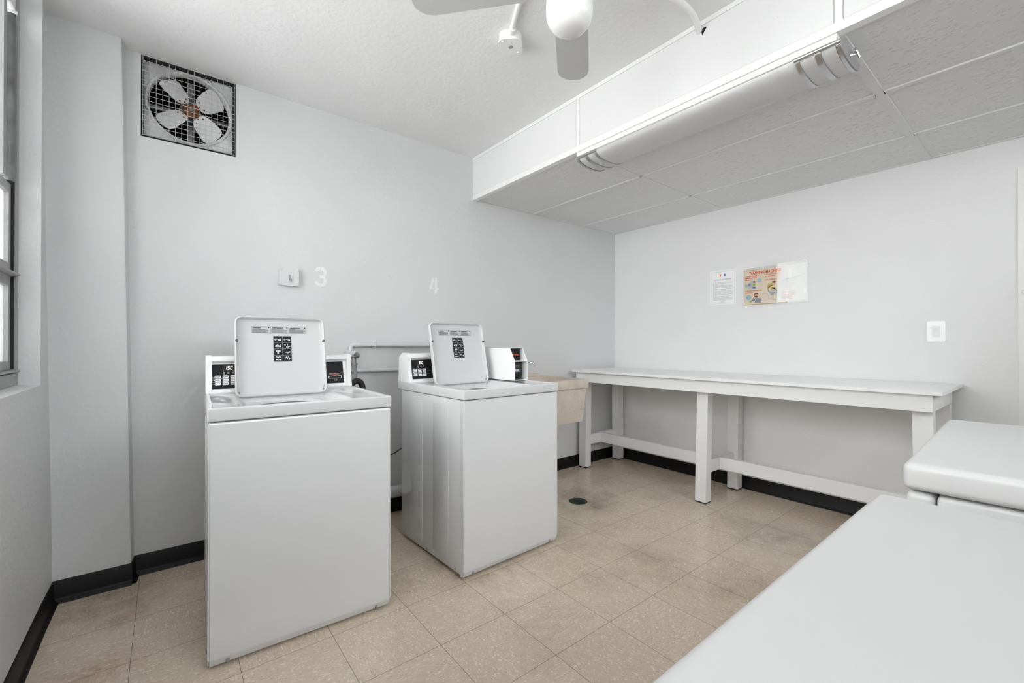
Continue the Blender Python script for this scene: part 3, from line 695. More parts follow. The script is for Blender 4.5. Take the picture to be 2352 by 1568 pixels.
        b = MB(); b.text('Speed Queen', 0.0135, Mb @ Matrix.Translation((-0.006, -0.001, 0.0045)), 0.0003, 'CENTER', 0.0006, 0.88); b.build('sign_lettering', m_red, sg, smooth=False)
        b = MB(); b.box(0.552, 0.630, B0+0.030, B0+0.112, Z0+0.012, ZS-0.006, r=0.003); b.box(0.560, 0.637, B0+0.036, B0+0.112, Z0+0.022, ZS-0.020, r=0.003)
        b.box(0.554, 0.626, B0+0.024, B0+0.032, Z0+0.036, Z0+0.052); acc = b.build('coin_acceptor', m_blackp, box)
        Mc = plane_M((0.590, B0+0.0292, 0.980), (1, 0, 0), (0, 0, 1))
        b = MB(); b.prism(ellipse(-0.022, 0.003, 0.015, 0.016, 20), 0.0006, Mc); b.build('blue_disc', m_blue, acc, smooth=False)
        b = MB()
        for i in range(3): b.prism(arcband(-0.013+i*0.013, -0.001, 0.0056, 0.0024, 0, 359.9, 16), 0.0009, Mc)
        b.prism([(-0.030, -0.008), (-0.026, -0.008), (-0.026, 0.002), (-0.030, 0.002)], 0.0009, Mc); b.prism([(-0.020, -0.0105), (0.022, -0.0105), (0.022, -0.0090), (-0.020, -0.0090)], 0.0009, Mc)
        b.build('coin_symbols', m_white, acc, smooth=False)
        b = MB(); b.prism([(-0.030, 0.024), (0.016, 0.024), (0.016, 0.0252), (-0.030, 0.0252)], 0.0006, Mc); b.build('acceptor_stripe', m_yellow, acc, smooth=False)
        b = MB(); b.box(0.556, 0.585, B0+0.010, B0+0.03, Z0+0.005, Z0+0.010, r=0.002); b.box(0.595, 0.625, B0+0.010, B0+0.03, Z0+0.005, Z0+0.010, r=0.002); b.build('coin_return_lip', m_blackp, box)
    return t
washer((-3.4799, -0.9984, 0), -0.0425, 'white top loading washing machine with raised lid and card slot, nearest the window', False)
washer((-2.4725, -1.0513, 0), 0.0362, 'white top loading washing machine with raised lid and coin meter box, beside the tan sink', True)

# ------------------------------------------------------------------ dryers in the foreground
def dryer(loc, rz, label):
    t = thing('clothes_dryer', label, 'dryer', loc, rz, 'white dryers standing along the front wall')
    W, D = 0.683, 0.70
    b = MB(); b.box(0.002, W-0.002, -D, -0.040, 0.02, 0.886, r=0.006, seg=3); b.build('cabinet', m_enamel2, t)
    b = MB(); b.box(0.0, W, -0.0375, 0.0, 0.02, 0.8865, r=0.010, seg=4); b.build('front_panel', m_enamel2, t)
    b = MB(); b.box(-0.003, W+0.003, -D-0.002, 0.004, 0.8905, 0.938, r=0.012, seg=5)
    b.build('top_panel', m_enamel2, t, angle=60)
    b = MB(); b.box(0.12, W-0.12, 0.0, 0.014, 0.30, 0.74, r=0.006, seg=3); d = b.build('dryer_door', m_enamel2, t)
    b = MB(); b.box(0.135, 0.160, 0.014, 0.030, 0.47, 0.57, r=0.004, seg=2); b.build('door_pull', m_plastic, d)
    prof = [(-D+0.14, 0.938), (-D+0.10, 1.07), (-D+0.02, 1.09), (-D, 1.08), (-D, 0.938)]
    b = MB(); b.prism(prof, W-0.02, Matrix(((0, 0, 1, 0), (1, 0, 0, 0), (0, 1, 0, 0), (0, 0, 0, 1)))); b.xf(b.bm.verts, Matrix.Translation((0.01, 0, 0))); b.build('console', m_console, t)
    for xa, ya in ((0.06, -0.06), (W-0.06, -0.06), (0.06, -0.64), (W-0.06, -0.64)):
        b = MB(); b.cyl((xa, ya, 0), (xa, ya, 0.022), 0.022, n=14); b.build('foot', m_rubber, t)
    return t
dryer((-2.806-0.683, -2.678, 0), 0.002, 'large white dryer top in the foreground, cut off by the bottom right corner')
dryer((-2.570, -2.665, 0), 0.032, 'white dryer with rounded top, behind the nearest one and in front of the table end')

# ------------------------------------------------------------------ folding table along the right wall
tb = thing('folding_table', 'long white painted wooden table on splayed legs along the right wall', 'table', (-0.35, -1.25, 0))
TO = Vector((-0.35, -1.25, 0))
def tz(y): return 0.001+(-y)*0.0046          # the top rises slightly to the right
def tbox(b, x0, x1, y0, y1, z0, z1, slope=True):
    p = [(x0, y0, z0), (x1, y0, z0), (x1, y1, z0), (x0, y1, z0), (x0, y0, z1), (x1, y0, z1), (x1, y1, z1), (x0, y1, z1)]
    b.hexa([Vector((x, y, z+(tz(y) if slope else 0)))-TO for x, y, z in p])
b = MB(); tbox(b, -0.694, -0.004, -2.484, -0.060, 0.8835, 0.902)
tag_top = b.build('tabletop', m_tablew, tb, smooth=False)
b = MB(); tbox(b, -0.655, -0.615, -2.445, -0.048-0.03, 0.796, 0.8825); tbox(b, -0.075, -0.035, -2.445, -0.078, 0.796, 0.8825)
tbox(b, -0.615, -0.075, -2.445, -2.405, 0.796, 0.8825); tbox(b, -0.615, -0.075, -0.118, -0.078, 0.796, 0.8825)
b.build('apron', m_tablew, tb, smooth=False)
def leg(x0, y0, lx, ly, topdx, topdy, w=0.072, d=0.080, ztop=0.796):
    b = MB(); dz = 0.010; zt = ztop+tz(y0+topdy)-0.004
    b.hexa([Vector(p)-TO for p in ((x0, y0-d, dz), (x0+w, y0-d, dz), (x0+w, y0, dz), (x0, y0, dz),
            (x0+topdx, y0-d+topdy, zt), (x0+w+topdx, y0-d+topdy, zt), (x0+w+topdx, y0+topdy, zt), (x0+topdx, y0+topdy, zt))])
    o = b.build('leg', m_tablew, tb, smooth=False)
    b = MB(); b.hexa([Vector(p)-TO for p in ((x0+.002, y0-d+.002, 0), (x0+w-.002, y0-d+.002, 0), (x0+w-.002, y0-.002, 0), (x0+.002, y0-.002, 0),
            (x0, y0-d, dz), (x0+w, y0-d, dz), (x0+w, y0, dz), (x0, y0, dz))]); b.build('leg_foot', m_rubber, o, smooth=False)
for y0, tdy, tdx in ((-0.048, -0.004, 0.004), (-1.182, -0.012, 0.010), (-2.375, 0.02, 0.010)):
    leg(-0.585, y0, 0, 0, tdx, tdy); leg(-0.110, y0-0.008, 0, 0, -0.012, tdy)
for yc in (-0.085, -1.224, -2.412):
    b = MB(); tbox(b, -0.515, -0.108, yc-0.02, yc+0.02, 0.205, 0.294, False); b.build('cross_stretcher', m_tablew, tb, smooth=False)
for y0, y1 in ((-1.203, -0.106), (-2.391, -1.245)):
    b = MB(); tbox(b, -0.345, -0.305, y0, y1, 0.207, 0.295, False); b.build('long_stretcher', m_tablew, tb, smooth=False)
b = MB(); b.box(-0.585+0.012, -0.585+0.083, -1.272, -1.196, 0.7965, 0.8025, M=Matrix.Translation(-TO)); b.build('wood_shim', m_wood, tb, smooth=False)

# ------------------------------------------------------------------ utility sink
SX0, SX1, SY0, SY1, SZ = -1.575, -1.005, -0.540, -0.004, 0.8655
sk = thing('utility_sink', 'tan speckled laundry sink against the back wall, right of the coin washer', 'sink', (-1.29, -0.27, 0))
SO = Vector((-1.29, -0.27, 0)); MSO = Matrix.Translation(-SO)
b = MB()
b.box(SX0, SX1, SY0, SY1, 0.796, SZ, r=0.006, seg=2, M=MSO)
basin = b.build('basin', m_sink, sk, smooth=True)
c = MB(); c.hexa([Vector(p)-SO for p in ((SX0+0.07, SY0+0.07, 0.56), (SX1-0.07, SY0+0.07, 0.56), (SX1-0.07, SY1-0.15, 0.56), (SX0+0.07, SY1-0.15, 0.56), (SX0+0.035, SY0+0.035, 0.93), (SX1-0.035, SY0+0.035, 0.93), (SX1-0.035, SY1-0.105, 0.93), (SX0+0.035, SY1-0.105, 0.93))])
c = c.build('c', m_sink); c.parent = sk
b2 = MB(); b2.hexa([Vector(p)-SO for p in ((SX0+0.055, SY0+0.035, 0.535), (SX1-0.032, SY0+0.035, 0.535), (SX1-0.032, SY1-0.06, 0.535), (SX0+0.055, SY1-0.06, 0.535), (SX0+0.012, SY0+0.014, 0.797), (SX1-0.014, SY0+0.014, 0.797), (SX1-0.014, SY1-0.02, 0.797), (SX0+0.012, SY1-0.02, 0.797))])
tubo = b2.build('c2', m_sink); tubo.parent = sk
bpy.context.view_layer.update()
md = basin.modifiers.new('u', 'BOOLEAN'); md.operation = 'UNION'; md.object = tubo; md.solver = 'EXACT'
boolean(basin, [c])
bpy.data.objects.remove(tubo)
b = MB(); b.box(SX0+0.03, -1.100, -0.075, -0.004, SZ-0.01, 0.889, r=0.010, seg=3, M=MSO); b.build('back_ledge', m_sink, sk)
b = MB(); f = lambda *p: tuple(Vector(p)-SO)
b.tube([f(-1.245, -0.055, 0.888), f(-1.247, -0.055, 0.94), f(-1.246, -0.062, 0.968), f(-1.234, -0.085, 0.985), f(-1.216, -0.120, 0.980), f(-1.208, -0.135, 0.955)], 0.0085, 12)
b.lathe([(0.022, 0.0), (0.022, 0.006), (0.012, 0.016), (0.009, 0.03)], Matrix.Translation(Vector(f(-1.245, -0.055, 0.888))), 16)
fa = b.build('faucet', m_chrome, sk)
for dx in (-0.08, 0.08) if False else (-0.10,):
    b = MB(); b.cyl(f(-1.245+dx, -0.055, 0.885), f(-1.245+dx, -0.055, 0.915), 0.014); b.box(-0.03, 0.03, -0.006, 0.006, 0.915, 0.925, r=0.003, M=Matrix.Translation(Vector(f(-1.245+dx, -0.055, 0)))); b.build('tap_handle', m_chrome, fa)
b = MB(); b.box(-1.55, -1.50, -0.45, -0.06, 0.0, 0.56, M=MSO); b.box(-1.40, -1.36, -0.45, -0.40, 0.0, 0.56, M=MSO); b.build('sink_stand', m_tablew, sk, smooth=False)

# ------------------------------------------------------------------ exhaust fan in the back wall
VC = Vector((-3.497, 0, 2.383))
ex = thing('exhaust_fan', 'square wall exhaust fan with four pale blades behind wire guard, high on back wall', 'fan', (VC.x, 0.0, VZ0))
EO = Matrix.Translation(-Vector((VC.x, 0.0, VZ0)))
b = MB(); g = 0.004
b.box(VX0+g, VX1-g, 0.034, 0.044, VZ0+g, VZ1-g, M=EO); panel = b.build('fan_panel', m_exh, ex, smooth=False)
c = MB(); c.cyl(Vector((0, 0.0, VC.z-VZ0)), Vector((0, 0.2, VC.z-VZ0)), 0.177, n=64); c = c.build('c', m_exh); c.parent = ex
bpy.context.view_layer.update(); boolean(panel, [c])
b = MB(); Mo = plane_M((0, 0.034, VC.z-VZ0), (1, 0, 0), (0, 0, 1))
b.lathe([(0.192, 0.0), (0.188, 0.005), (0.182, 0.007), (0.177, 0.003), (0.1735, -0.006), (0.172, -0.030), (0.175, -0.030), (0.178, -0.002), (0.192, 0.0)], Mo, 64); b.build('orifice_ring', m_exh, ex, angle=60)
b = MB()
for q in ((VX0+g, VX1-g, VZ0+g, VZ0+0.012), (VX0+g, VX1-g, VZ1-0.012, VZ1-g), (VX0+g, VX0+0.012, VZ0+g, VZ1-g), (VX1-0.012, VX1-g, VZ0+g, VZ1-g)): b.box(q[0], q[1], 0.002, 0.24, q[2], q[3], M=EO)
b.build('dark_lining', m_nearblack, ex, smooth=False)
b = MB(); b.box(VX0+g, VX1-g, 0.225, 0.235, VZ0+g, VZ1-g, M=EO)
for k in range(9):
    z = VZ0+0.03+k*0.042; b.box(VX0+0.01, VX1-0.01, 0.17, 0.215, z, z+0.003, M=EO @ Matrix.Translation((0, 0.19, z)) @ Matrix.Rotation(0.6, 4, 'X') @ Matrix.Translation((0, -0.19, -z)))
b.build('louvre', m_nearblack, ex, smooth=False)
b = MB(); b.box(-0.012, 0.012, 0.12, 0.14, 0.01, 0.39); b.box(-0.19, 0.19, 0.12, 0.14, 0.200, 0.222); b.cyl((0, 0.085, 0.211), (0, 0.17, 0.211), 0.05, n=24); b.build('motor_bracket', m_steel, ex)
hub = Vector((0.004, 0.052, VC.z-VZ0))
b = MB(); MH = plane_M(hub, (1, 0, 0), (0, 0, 1))
b.lathe([(0, 0.012), (0.022, 0.011), (0.030, 0.004), (0.031, -0.014), (0, -0.014)], MH, 24)
for k in range(4): b.box(0.02, 0.062, -0.016, 0.016, -0.006, 0.000, M=MH @ Matrix.Rotation(math.radians(52+90*k), 4, 'Z') @ Matrix.Rotation(math.radians(24), 4, 'X'))
hb = b.build('fan_hub', m_rust, ex)
b = MB(); b.lathe([(0, 0.019), (0.008, 0.018), (0.011, 0.012), (0.011, 0.008)], MH, 14); b.build('shaft_nut', m_brass, hb)
for k in range(4):
    Mb = MH @ Matrix.Rotation(math.radians(42+90*k), 4, 'Z') @ Matrix.Rotation(math.radians(28), 4, 'X')
    out = [(0.040, -0.012), (0.044, -0.026), (0.054, -0.038), (0.075, -0.047), (0.140, -0.058), (0.155, -0.050), (0.164, -0.030), (0.167, 0.0), (0.164, 0.030), (0.155, 0.050), (0.140, 0.058), (0.075, 0.047), (0.054, 0.038), (0.044, 0.026), (0.040, 0.012)]
    b = MB(); vs = b.prism(out, 0.002, Matrix.Identity(4))
    bmesh.ops.subdivide_edges(b.bm, edges=[e for e in b.bm.edges if abs(e.verts[0].co.z-e.verts[1].co.z) < 1e-6], cuts=1)
    for v in b.bm.verts: v.co.z += 0.002+1.8*v.co.y**2
    b.xf(b.bm.verts, Mb); bl = b.build('fan_blade', m_exblade, ex)
    for rx, ry in ((0.058, -0.02), (0.058, 0.02), (0.046, 0.0)):
        b = MB(); b.lathe([(0, 0.008), (0.003, 0.0075), (0.0045, 0.004), (0.0045, 0.0)], Mb @ Matrix.Translation((rx, ry, 0.002)), 10); b.build('rivet', m_rust, bl)
b = MB(); n = 16
for k in range(16):
    x = VX0+0.008+(VX1-VX0-0.016)*k/15; b.tube([(x-VC.x, -0.010, 0.004), (x-VC.x, -0.011, 0.40)], 0.0011, 6, 0)
for k in range(n+1):
    z = 0.006+(0.394)*k/n; b.tube([(VX0-VC.x+0.004, -0.0085, z), (VX1-VC.x-0.004, -0.0085, z)], 0.0011, 6, 0)
for sx in (-0.192, 0.192):
    for z in (0.03, 0.37): b.tube([(sx, -0.009, z), (sx, 0.056, z)], 0.0015, 6, 0)
b.build('wire_guard', m_wire, ex)

# ------------------------------------------------------------------ ceiling fan
FC = Vector((-2.604, -1.877, HH))
cf = thing('ceiling_fan', 'white four blade ceiling fan with a round glossy bowl, hanging from the ceiling', 'fan', tuple(FC))
b = MB(); b.lathe([(0.0, 0.0), (0.068, 0.0), (0.066, -0.02), (0.05, -0.05), (0.02, -0.06), (0.0, -0.06)], None, 32); b.build('canopy', m_fanbody, cf)
b = MB(); b.cyl((0, 0, -0.05), (0, 0, -0.18), 0.013); b.build('downrod', m_fanbody, cf)
b = MB(); b.lathe([(0.0, -0.165), (0.05, -0.17), (0.10, -0.19), (0.112, -0.22), (0.112, -0.255), (0.095, -0.285), (0.070, -0.297), (0.0, -0.297)], None, 40); b.build('motor_housing', m_fanbody, cf)
b = MB(); b.lathe([(0.0, -0.29), (0.066, -0.295), (0.070, -0.32), (0.0735, -0.36), (0.0745, -0.39), (0.072, -0.410), (0.066, -0.427), (0.052, -0.443), (0.035, -0.451), (0.016, -0.454), (0.0, -0.4545)], None, 48); b.build('bowl', m_fanbody, cf, angle=80)
BZ = 2.285-HH
A0 = math.atan2(-1.53+1.877, -2.222+2.604)
for k in range(4):
    Mb = Matrix.Rotation(A0+k*PI/2, 4, 'Z') @ Matrix.Translation((0, 0, BZ)) @ Matrix.Rotation(math.radians(4), 4, 'X')
    out = [(0.135, -0.050), (0.15, -0.058), (0.46, -0.0645), (0.49, -0.058), (0.505, -0.046), (0.518, -0.030), (0.521, -0.02), (0.521, 0.02), (0.518, 0.030), (0.505, 0.046), (0.49, 0.058), (0.46, 0.0645), (0.15, 0.058), (0.135, 0.050)]
    b = MB(); b.prism(out, 0.006, Mb); bl = b.build('blade', m_fanblade, cf, smooth=False)
    b = MB(); b.box(0.09, 0.20, -0.014, 0.014, 0.006, 0.011, r=0.002, M=Mb); b.box(0.165, 0.20, -0.04, 0.04, 0.006, 0.011, r=0.002, M=Mb); b.build('blade_iron', m_fanbody, bl)

# ------------------------------------------------------------------ light fixture under the soffit
LY0, LY1 = -2.353, -1.082
lf = thing('light_fixture', 'long wraparound fluorescent ceiling light with brushed metal end bands, under the dropped ceiling', 'ceiling light', (-1.60, (LY0+LY1)/2, HL))
LO = Vector((-1.60, (LY0+LY1)/2, HL)); ML = Matrix.Translation(-LO)
b = MB(); b.box(-1.731, -1.478, LY0+0.010, LY1-0.010, HL-0.030, HL-0.004, r=0.002, seg=1, M=ML); b.build('back_pan', m_cream, lf, smooth=False)
def lens_prof(off=0.0):
    pts = []
    for k in range(15):
        a = PI*k/14; pts.append((-1.6045-(0.118+off)*math.cos(a), HL-0.027-(0.042+off)*math.sin(a)**0.75))
    return pts
def strip(b, y0, y1, prof, thick=None):
    r0 = [b.bm.verts.new(Vector((x, y0, z))-LO) for x, z in prof]; r1 = [b.bm.verts.new(Vector((x, y1, z))-LO) for x, z in prof]
    for k in range(len(prof)-1): b.bm.faces.new((r0[k], r0[k+1], r1[k+1], r1[k]))
    b.bm.faces.new(r0); b.bm.faces.new(list(reversed(r1))); b.bm.faces.new((r0[0], r1[0], r1[-1], r0[-1]))
b = MB(); strip(b, LY0+0.018, LY1-0.018, lens_prof()); b.build('lens', m_lens, lf, angle=50)
for ye, s in ((LY0, 1), (LY1, -1)):
    pr = lens_prof(0.003)
    b = MB(); strip(b, min(ye, ye+s*0.006), max(ye, ye+s*0.006), [(x, z) for x, z in lens_prof(0.001)]); b.build('end_plate', m_endp, lf, angle=50)
    b = MB()
    for d0, d1 in ((0.004, 0.016), (0.062, 0.082), (0.130, 0.145)):
        y0, y1 = ye+s*d0, ye+s*d1; strip(b, min(y0, y1), max(y0, y1), lens_prof(0.0035))
    xe, ze = lens_prof(0.004)[0]; b.tube([Vector((-1.7255, ye+s*0.002, HL-0.034))-LO, Vector((-1.7255, ye+s*0.147, HL-0.034))-LO], 0.008, 12, 0)
    b.tube([Vector((-1.4855, ye+s*0.002, HL-0.034))-LO, Vector((-1.4855, ye+s*0.147, HL-0.034))-LO], 0.005, 12, 0)
    b.build('end_band', m_metal, lf, angle=50)
b = MB(); yy = LY0-0.001
b.tube([Vector((-1.620, yy, HL-0.045))-LO, Vector((-1.615, yy-0.022, HL-0.048))-LO], 0.0035, 8, 0); b.tube([Vector((-1.63, yy-0.018, HL-0.040))-LO, Vector((-1.605, yy-0.022, HL-0.056))-LO], 0.005, 8, 0)
b.tube([Vector((-1.617, yy-0.014, HL-0.045))-LO, Vector((-1.612, yy-0.012, HL-0.022))-LO], 0.003, 8, 0); b.build('thumb_screw', m_chrome, lf)

# ------------------------------------------------------------------ ceiling wiring
JB = Vector((-2.335, -1.235, HH))
jb = thing('junction_box', 'white round cornered electrical box on the ceiling, left of the ceiling fan', 'electrical box', tuple(JB), math.radians(48))
b = MB(); b.prism(rrect(0.104, 0.104, 0.036, 6), -0.040); b.build('box_body', m_trimw, jb)
b = MB(); b.prism(rrect(0.112, 0.112, 0.034, 5), -0.006, Matrix.Translation((0, 0, -0.040))); cov = b.build('cover', m_trimw, jb)
b = MB(); b.lathe([(0.0, -0.0485), (0.009, -0.0485), (0.011, -0.046), (0.011, -0.045)], None, 18); b.build('knockout', m_alu, cov)
for sx, sy in ((0.04, -0.034), (-0.04, 0.034)):
    b = MB(); b.lathe([(0.0, -0.050), (0.004, -0.0495), (0.006, -0.046)], Matrix.Translation((sx, sy, 0)), 10); b.build('cover_screw', m_trimw, cov)
b = MB(); b.tube([(-2.372, -1.293, HH-0.018), (-2.40, -1.345, HH-0.014), (-2.47, -1.495, HH-0.013), (-2.565, -1.79, HH-0.016), (-2.578, -1.82, HH-0.018)], 0.011, 12); b.tube([(-2.366, -1.283, HH-0.018), (-2.380, -1.308, HH-0.017)], 0.0155, 12, 0)
tag(b.build('conduit', m_trimw), 'white straight conduit running from the ceiling box to the fan', 'conduit')
b = MB(); b.tube([(-2.545, -1.845, HH-0.020), (-2.30, -1.80, HH-0.016), (-2.08, -1.825, HH-0.018), (-1.96, -1.858, HH-0.024), (-1.87, -1.866, HH-0.030), (-1.80, -1.855, HH-0.036), (-1.742, -1.838, HH-0.042), (-1.718, -1.832, HH-0.046)], 0.013, 12)
tag(b.build('flexible_cable', m_trimw), 'white curved cable from the ceiling fan into the soffit board', 'cable')
b = MB(); b.prism([(-0.004, -0.022), (0.016, 0.004), (0.010, 0.010), (-0.010, 0.006)], 0.0006, plane_M((XS-0.0002, -1.853, HH-0.046), (0, -1, 0), (0, 0, 1))); b.build('cable_hole', m_dark, soffit, smooth=False)

# ------------------------------------------------------------------ wall switches
sw = thing('switch_box', 'grey painted surface switch box beside the numeral 3', 'switch', (-3.030, 0, 1.533))
Mw = plane_M((0, 0, 0), (1, 0, 0), (0, 0, 1))
b = MB(); b.box(-0.045, 0.045, -0.016, 0.0, -0.045, 0.045, r=0.002); b.build('back_box', m_wall, sw)
b = MB(); b.prism(rrect(0.104, 0.104, 0.010, 4), 0.006, Mw @ Matrix.Translation((0, 0, 0.016))); cv = b.build('cover_plate', m_wall, sw)
b = MB(); b.prism(rrect(0.034, 0.066, 0.001, 1), 0.0022, Mw @ Matrix.Translation((0.0, 0, 0.022))); b.build('switch_plate', m_wall, cv, smooth=False)
b = MB(); b.box(-0.006, 0.006, -0.044, -0.023, -0.002, 0.010, r=0.002, M=Matrix.Rotation(0.35, 4, 'X') @ Matrix.Translation((0.004, 0.006, -0.010))); b.prism(rrect(0.014, 0.026, 0.003, 2), 0.003, Mw @ Matrix.Translation((0.002, 0, 0.0235))); b.build('toggle', m_alu, cv)
for sx in (-1, 1):
    for sz in (-1, 1):
        b = MB(); b.lathe([(0, 0.003), (0.005, 0.0025), (0.007, 0)], Mw @ Matrix.Translation((sx*0.043, sz*0.042, 0.0218)), 12); b.build('plate_screw', m_wall, cv)
ls = thing('light_switch', 'white rocker light switch plate on the right wall above the table end', 'switch', (0, -2.374, 1.219))
Mr = plane_M((0, 0, 0), (0, -1, 0), (0, 0, 1))
b = MB(); b.prism(rrect(0.080, 0.122, 0.006, 4), 0.006, Mr); pl = b.build('wall_plate', m_plate, ls)
b = MB(); b.prism(rrect(0.036, 0.068, 0.003, 3), 0.0012, Mr @ Matrix.Translation((0, 0, 0.006))); b.build('rocker_frame', m_trimw, ls, smooth=False)
b = MB(); b.hexa([Mr @ Vector(p) for p in ((-0.0155, -0.031, 0.006), (0.0155, -0.031, 0.006), (0.0155, 0.031, 0.006), (-0.0155, 0.031, 0.006), (-0.0155, -0.031, 0.0085), (0.0155, -0.031, 0.0085), (0.0155, 0.031, 0.012), (-0.0155, 0.031, 0.012))]); b.build('rocker', m_plastic, ls, smooth=False)
b = MB(); b.prism([(-0.006, 0.012), (0.006, 0.012), (0.006, 0.0145), (-0.006, 0.0145)], 0.0008, Mr @ Matrix.Translation((0, 0, 0.0112))); b.build('indicator', m_lgrey, ls, smooth=False)

# ------------------------------------------------------------------ notice and poster on the right wall
NL = plane_M((-0.001, -0.995, 1.466), (0, -1, 0), (0, 0, 1))       # x to the right in the photo, origin bottom left
nt_ = thing('paper_notice', 'white printed notice sheet with a small orange and blue logo, left of the poster', 'notice', (0, -1.103, 1.466))
NO = Matrix.Translation(-Vector((0, -1.103, 1.466))) @ NL
b = MB(); b.prism([(0, 0), (0.214, 0), (0.214, 0.283), (0, 0.284)], 0.0008, NO); sheet = b.build('sheet', m_paper, nt_, smooth=False)
NT2 = NO @ Matrix.Translation((0, 0, 0.001))
b = MB()
for q in ((0.010, 0.203, 0.008, 0.009), (0.010, 0.203, 0.272, 0.273), (0.010, 0.011, 0.008, 0.273), (0.202, 0.203, 0.008, 0.273)): b.prism([(q[0], q[2]), (q[1], q[2]), (q[1], q[3]), (q[0], q[3])], 0.0003, NT2)
z = 0.182
for r in range(22):
    x0, x1 = 0.026, random.choice((0.188, 0.186, 0.18, 0.184, 0.19, 0.06, 0.12))
    if r == 0: x0, x1 = 0.032, 0.182
    if r > 19: x0, x1 = (0.025, 0.188) if r == 20 else (0.090, 0.128)
    xx = x0
    while xx < x1:
        l = random.uniform(0.006, 0.022); b.prism([(xx, z), (min(xx+l, x1), z), (min(xx+l, x1), z+0.0022), (xx, z+0.0022)], 0.0003, NT2); xx += l+0.0025
    z -= 0.0072
b.prism([(0.092, 0.020), (0.124, 0.020), (0.124, 0.0225), (0.092, 0.0225)], 0.0003, NT2)
b.text('Laundry Room Etiquette', 0.0145, NT2 @ Matrix.Translation((0.107, 0.206, 0)), 0.0002, 'CENTER', 0.0002); b.build('lettering', m_midgrey, sheet, smooth=False)
b = MB(); b.prism([(0.082, 0.229), (0.094, 0.229), (0.094, 0.252), (0.082, 0.252)], 0.0004, NT2); b.build('logo_bar', m_orange, sheet, smooth=False)
b = MB(); b.prism([(0.118, 0.229), (0.130, 0.229), (0.130, 0.252), (0.118, 0.252)], 0.0004, NT2); b.build('logo_bar', m_blue, sheet, smooth=False)
b = MB()
for k in range(4): b.prism(arcband(0.106, 0.231+k*0.006, 0.005, 0.0036, 20, 200, 6), 0.0004, NT2)
b.build('logo_mark', m_palebl, sheet, smooth=False)

PO = Vector((0, -1.49, 1.448)); PW, PH = 0.440, 0.298
po = thing('laundry_poster', 'washing machine rules poster in a clear sleeve with window glare painted over its right half', 'poster', tuple(PO))
PMx = Matrix.Translation(-PO) @ plane_M((-0.001, -1.271, 1.448), (0, -1, 0), (0, 0, 1))
b = MB(); b.prism([(0.0, -0.001), (PW*0.70, 0.001), (PW*0.70, 0.270), (0, 0.272)], 0.0006, PMx); b.build('backing_card', m_card, po, smooth=False)
b = MB(); b.prism([(0.004, 0.004), (0.30, 0.006), (0.30, 0.279), (0.15, 0.270), (0.006, 0.268)], 0.0007, PMx @ Matrix.Translation((0, 0, 0.0008))); sh = b.build('poster_sheet', m_paperc, po, smooth=False)
P2 = PMx @ Matrix.Translation((0, 0, 0.0017)); P3 = PMx @ Matrix.Translation((0, 0, 0.0023)); P4 = PMx @ Matrix.Translation((0, 0, 0.0029))
b = MB()
def ptext(s, size, x, y, bold=0.0004, sx=1.0, M=None): b.text(s, size, (M or P2) @ Matrix.Translation((x, y, 0)), 0.0002, 'LEFT', bold, sx)
ptext('WASHING MACHINE', 0.033, 0.040, 0.247, 0.0010, 0.735)
ptext('1. BE RESPONSIBLE AND', 0.0125, 0.012, 0.222, 0.0004, 0.74); ptext('REMOVE CLOTHING', 0.0125, 0.012, 0.208, 0.0004, 0.74); ptext('PROMPTLY!', 0.0125, 0.012, 0.194, 0.0004, 0.74)
ptext('3. DO NOT OVERLO', 0.0145, 0.152, 0.226, 0.0004, 0.76); ptext('THE MACHINE', 0.0145, 0.152, 0.209, 0.0004, 0.76); ptext('4. NO COMPOSITE T', 0.0135, 0.152, 0.183, 0.0004, 0.76)
ptext('2. DO NOT OPEN MACHINES', 0.0125, 0.012, 0.110, 0.0004, 0.74); ptext('WHEN IN USE', 0.0125, 0.012, 0.094, 0.0004, 0.74)
b.build('poster_lettering', m_red, sh, smooth=False)
def shapes(name, m, polys, M):
    b = MB()
    for p in polys: b.prism(p, 0.0004, M)
    return b.build(name, m, sh, smooth=False)
shapes('bubbles', m_lblue, [ellipse(0.115, 0.185, 0.016, 0.016), ellipse(0.035, 0.058, 0.020, 0.020), ellipse(0.020, 0.152, 0.012, 0.012)] + [[(0.028, 0.128), (0.075, 0.122), (0.090, 0.124), (0.092, 0.132), (0.060, 0.130), (0.028, 0.134)]], P2)
shapes('pale_drum', m_palebl, [arcband(0.155, 0.052, 0.030, 0.026, 0, 359.9, 24), arcband(0.230, 0.055, 0.032, 0.028, 0, 359.9, 24), [(0.030, 0.135), (0.070, 0.130), (0.078, 0.182), (0.066, 0.188), (0.040, 0.178), (0.030, 0.160)], [(0.190, 0.065), (0.235, 0.062), (0.240, 0.100), (0.188, 0.104)]], P2)
shapes('machine_print', m_purple, [[(0.080, 0.016), (0.125, 0.012), (0.132, 0.046), (0.092, 0.050)], [(0.055, 0.030), (0.078, 0.024), (0.088, 0.048), (0.070, 0.052)], ellipse(0.043, 0.158, 0.011, 0.011), arcband(0.205, 0.110, 0.030, 0.025, 90, 260, 12), [(0.205, 0.118), (0.240, 0.092), (0.243, 0.098), (0.210, 0.126)]], P3)
shapes('yellow_shirt', m_yellow, [[(0.175, 0.115), (0.215, 0.135), (0.205, 0.158), (0.180, 0.150), (0.170, 0.130)], [(0.195, 0.105), (0.230, 0.108), (0.225, 0.124), (0.200, 0.122)]], P3)
shapes('green_shirt', m_green, [[(0.066, 0.148), (0.084, 0.144), (0.088, 0.164), (0.070, 0.168)], [(0.040, 0.022), (0.058, 0.018), (0.064, 0.030), (0.048, 0.034)]], P3)
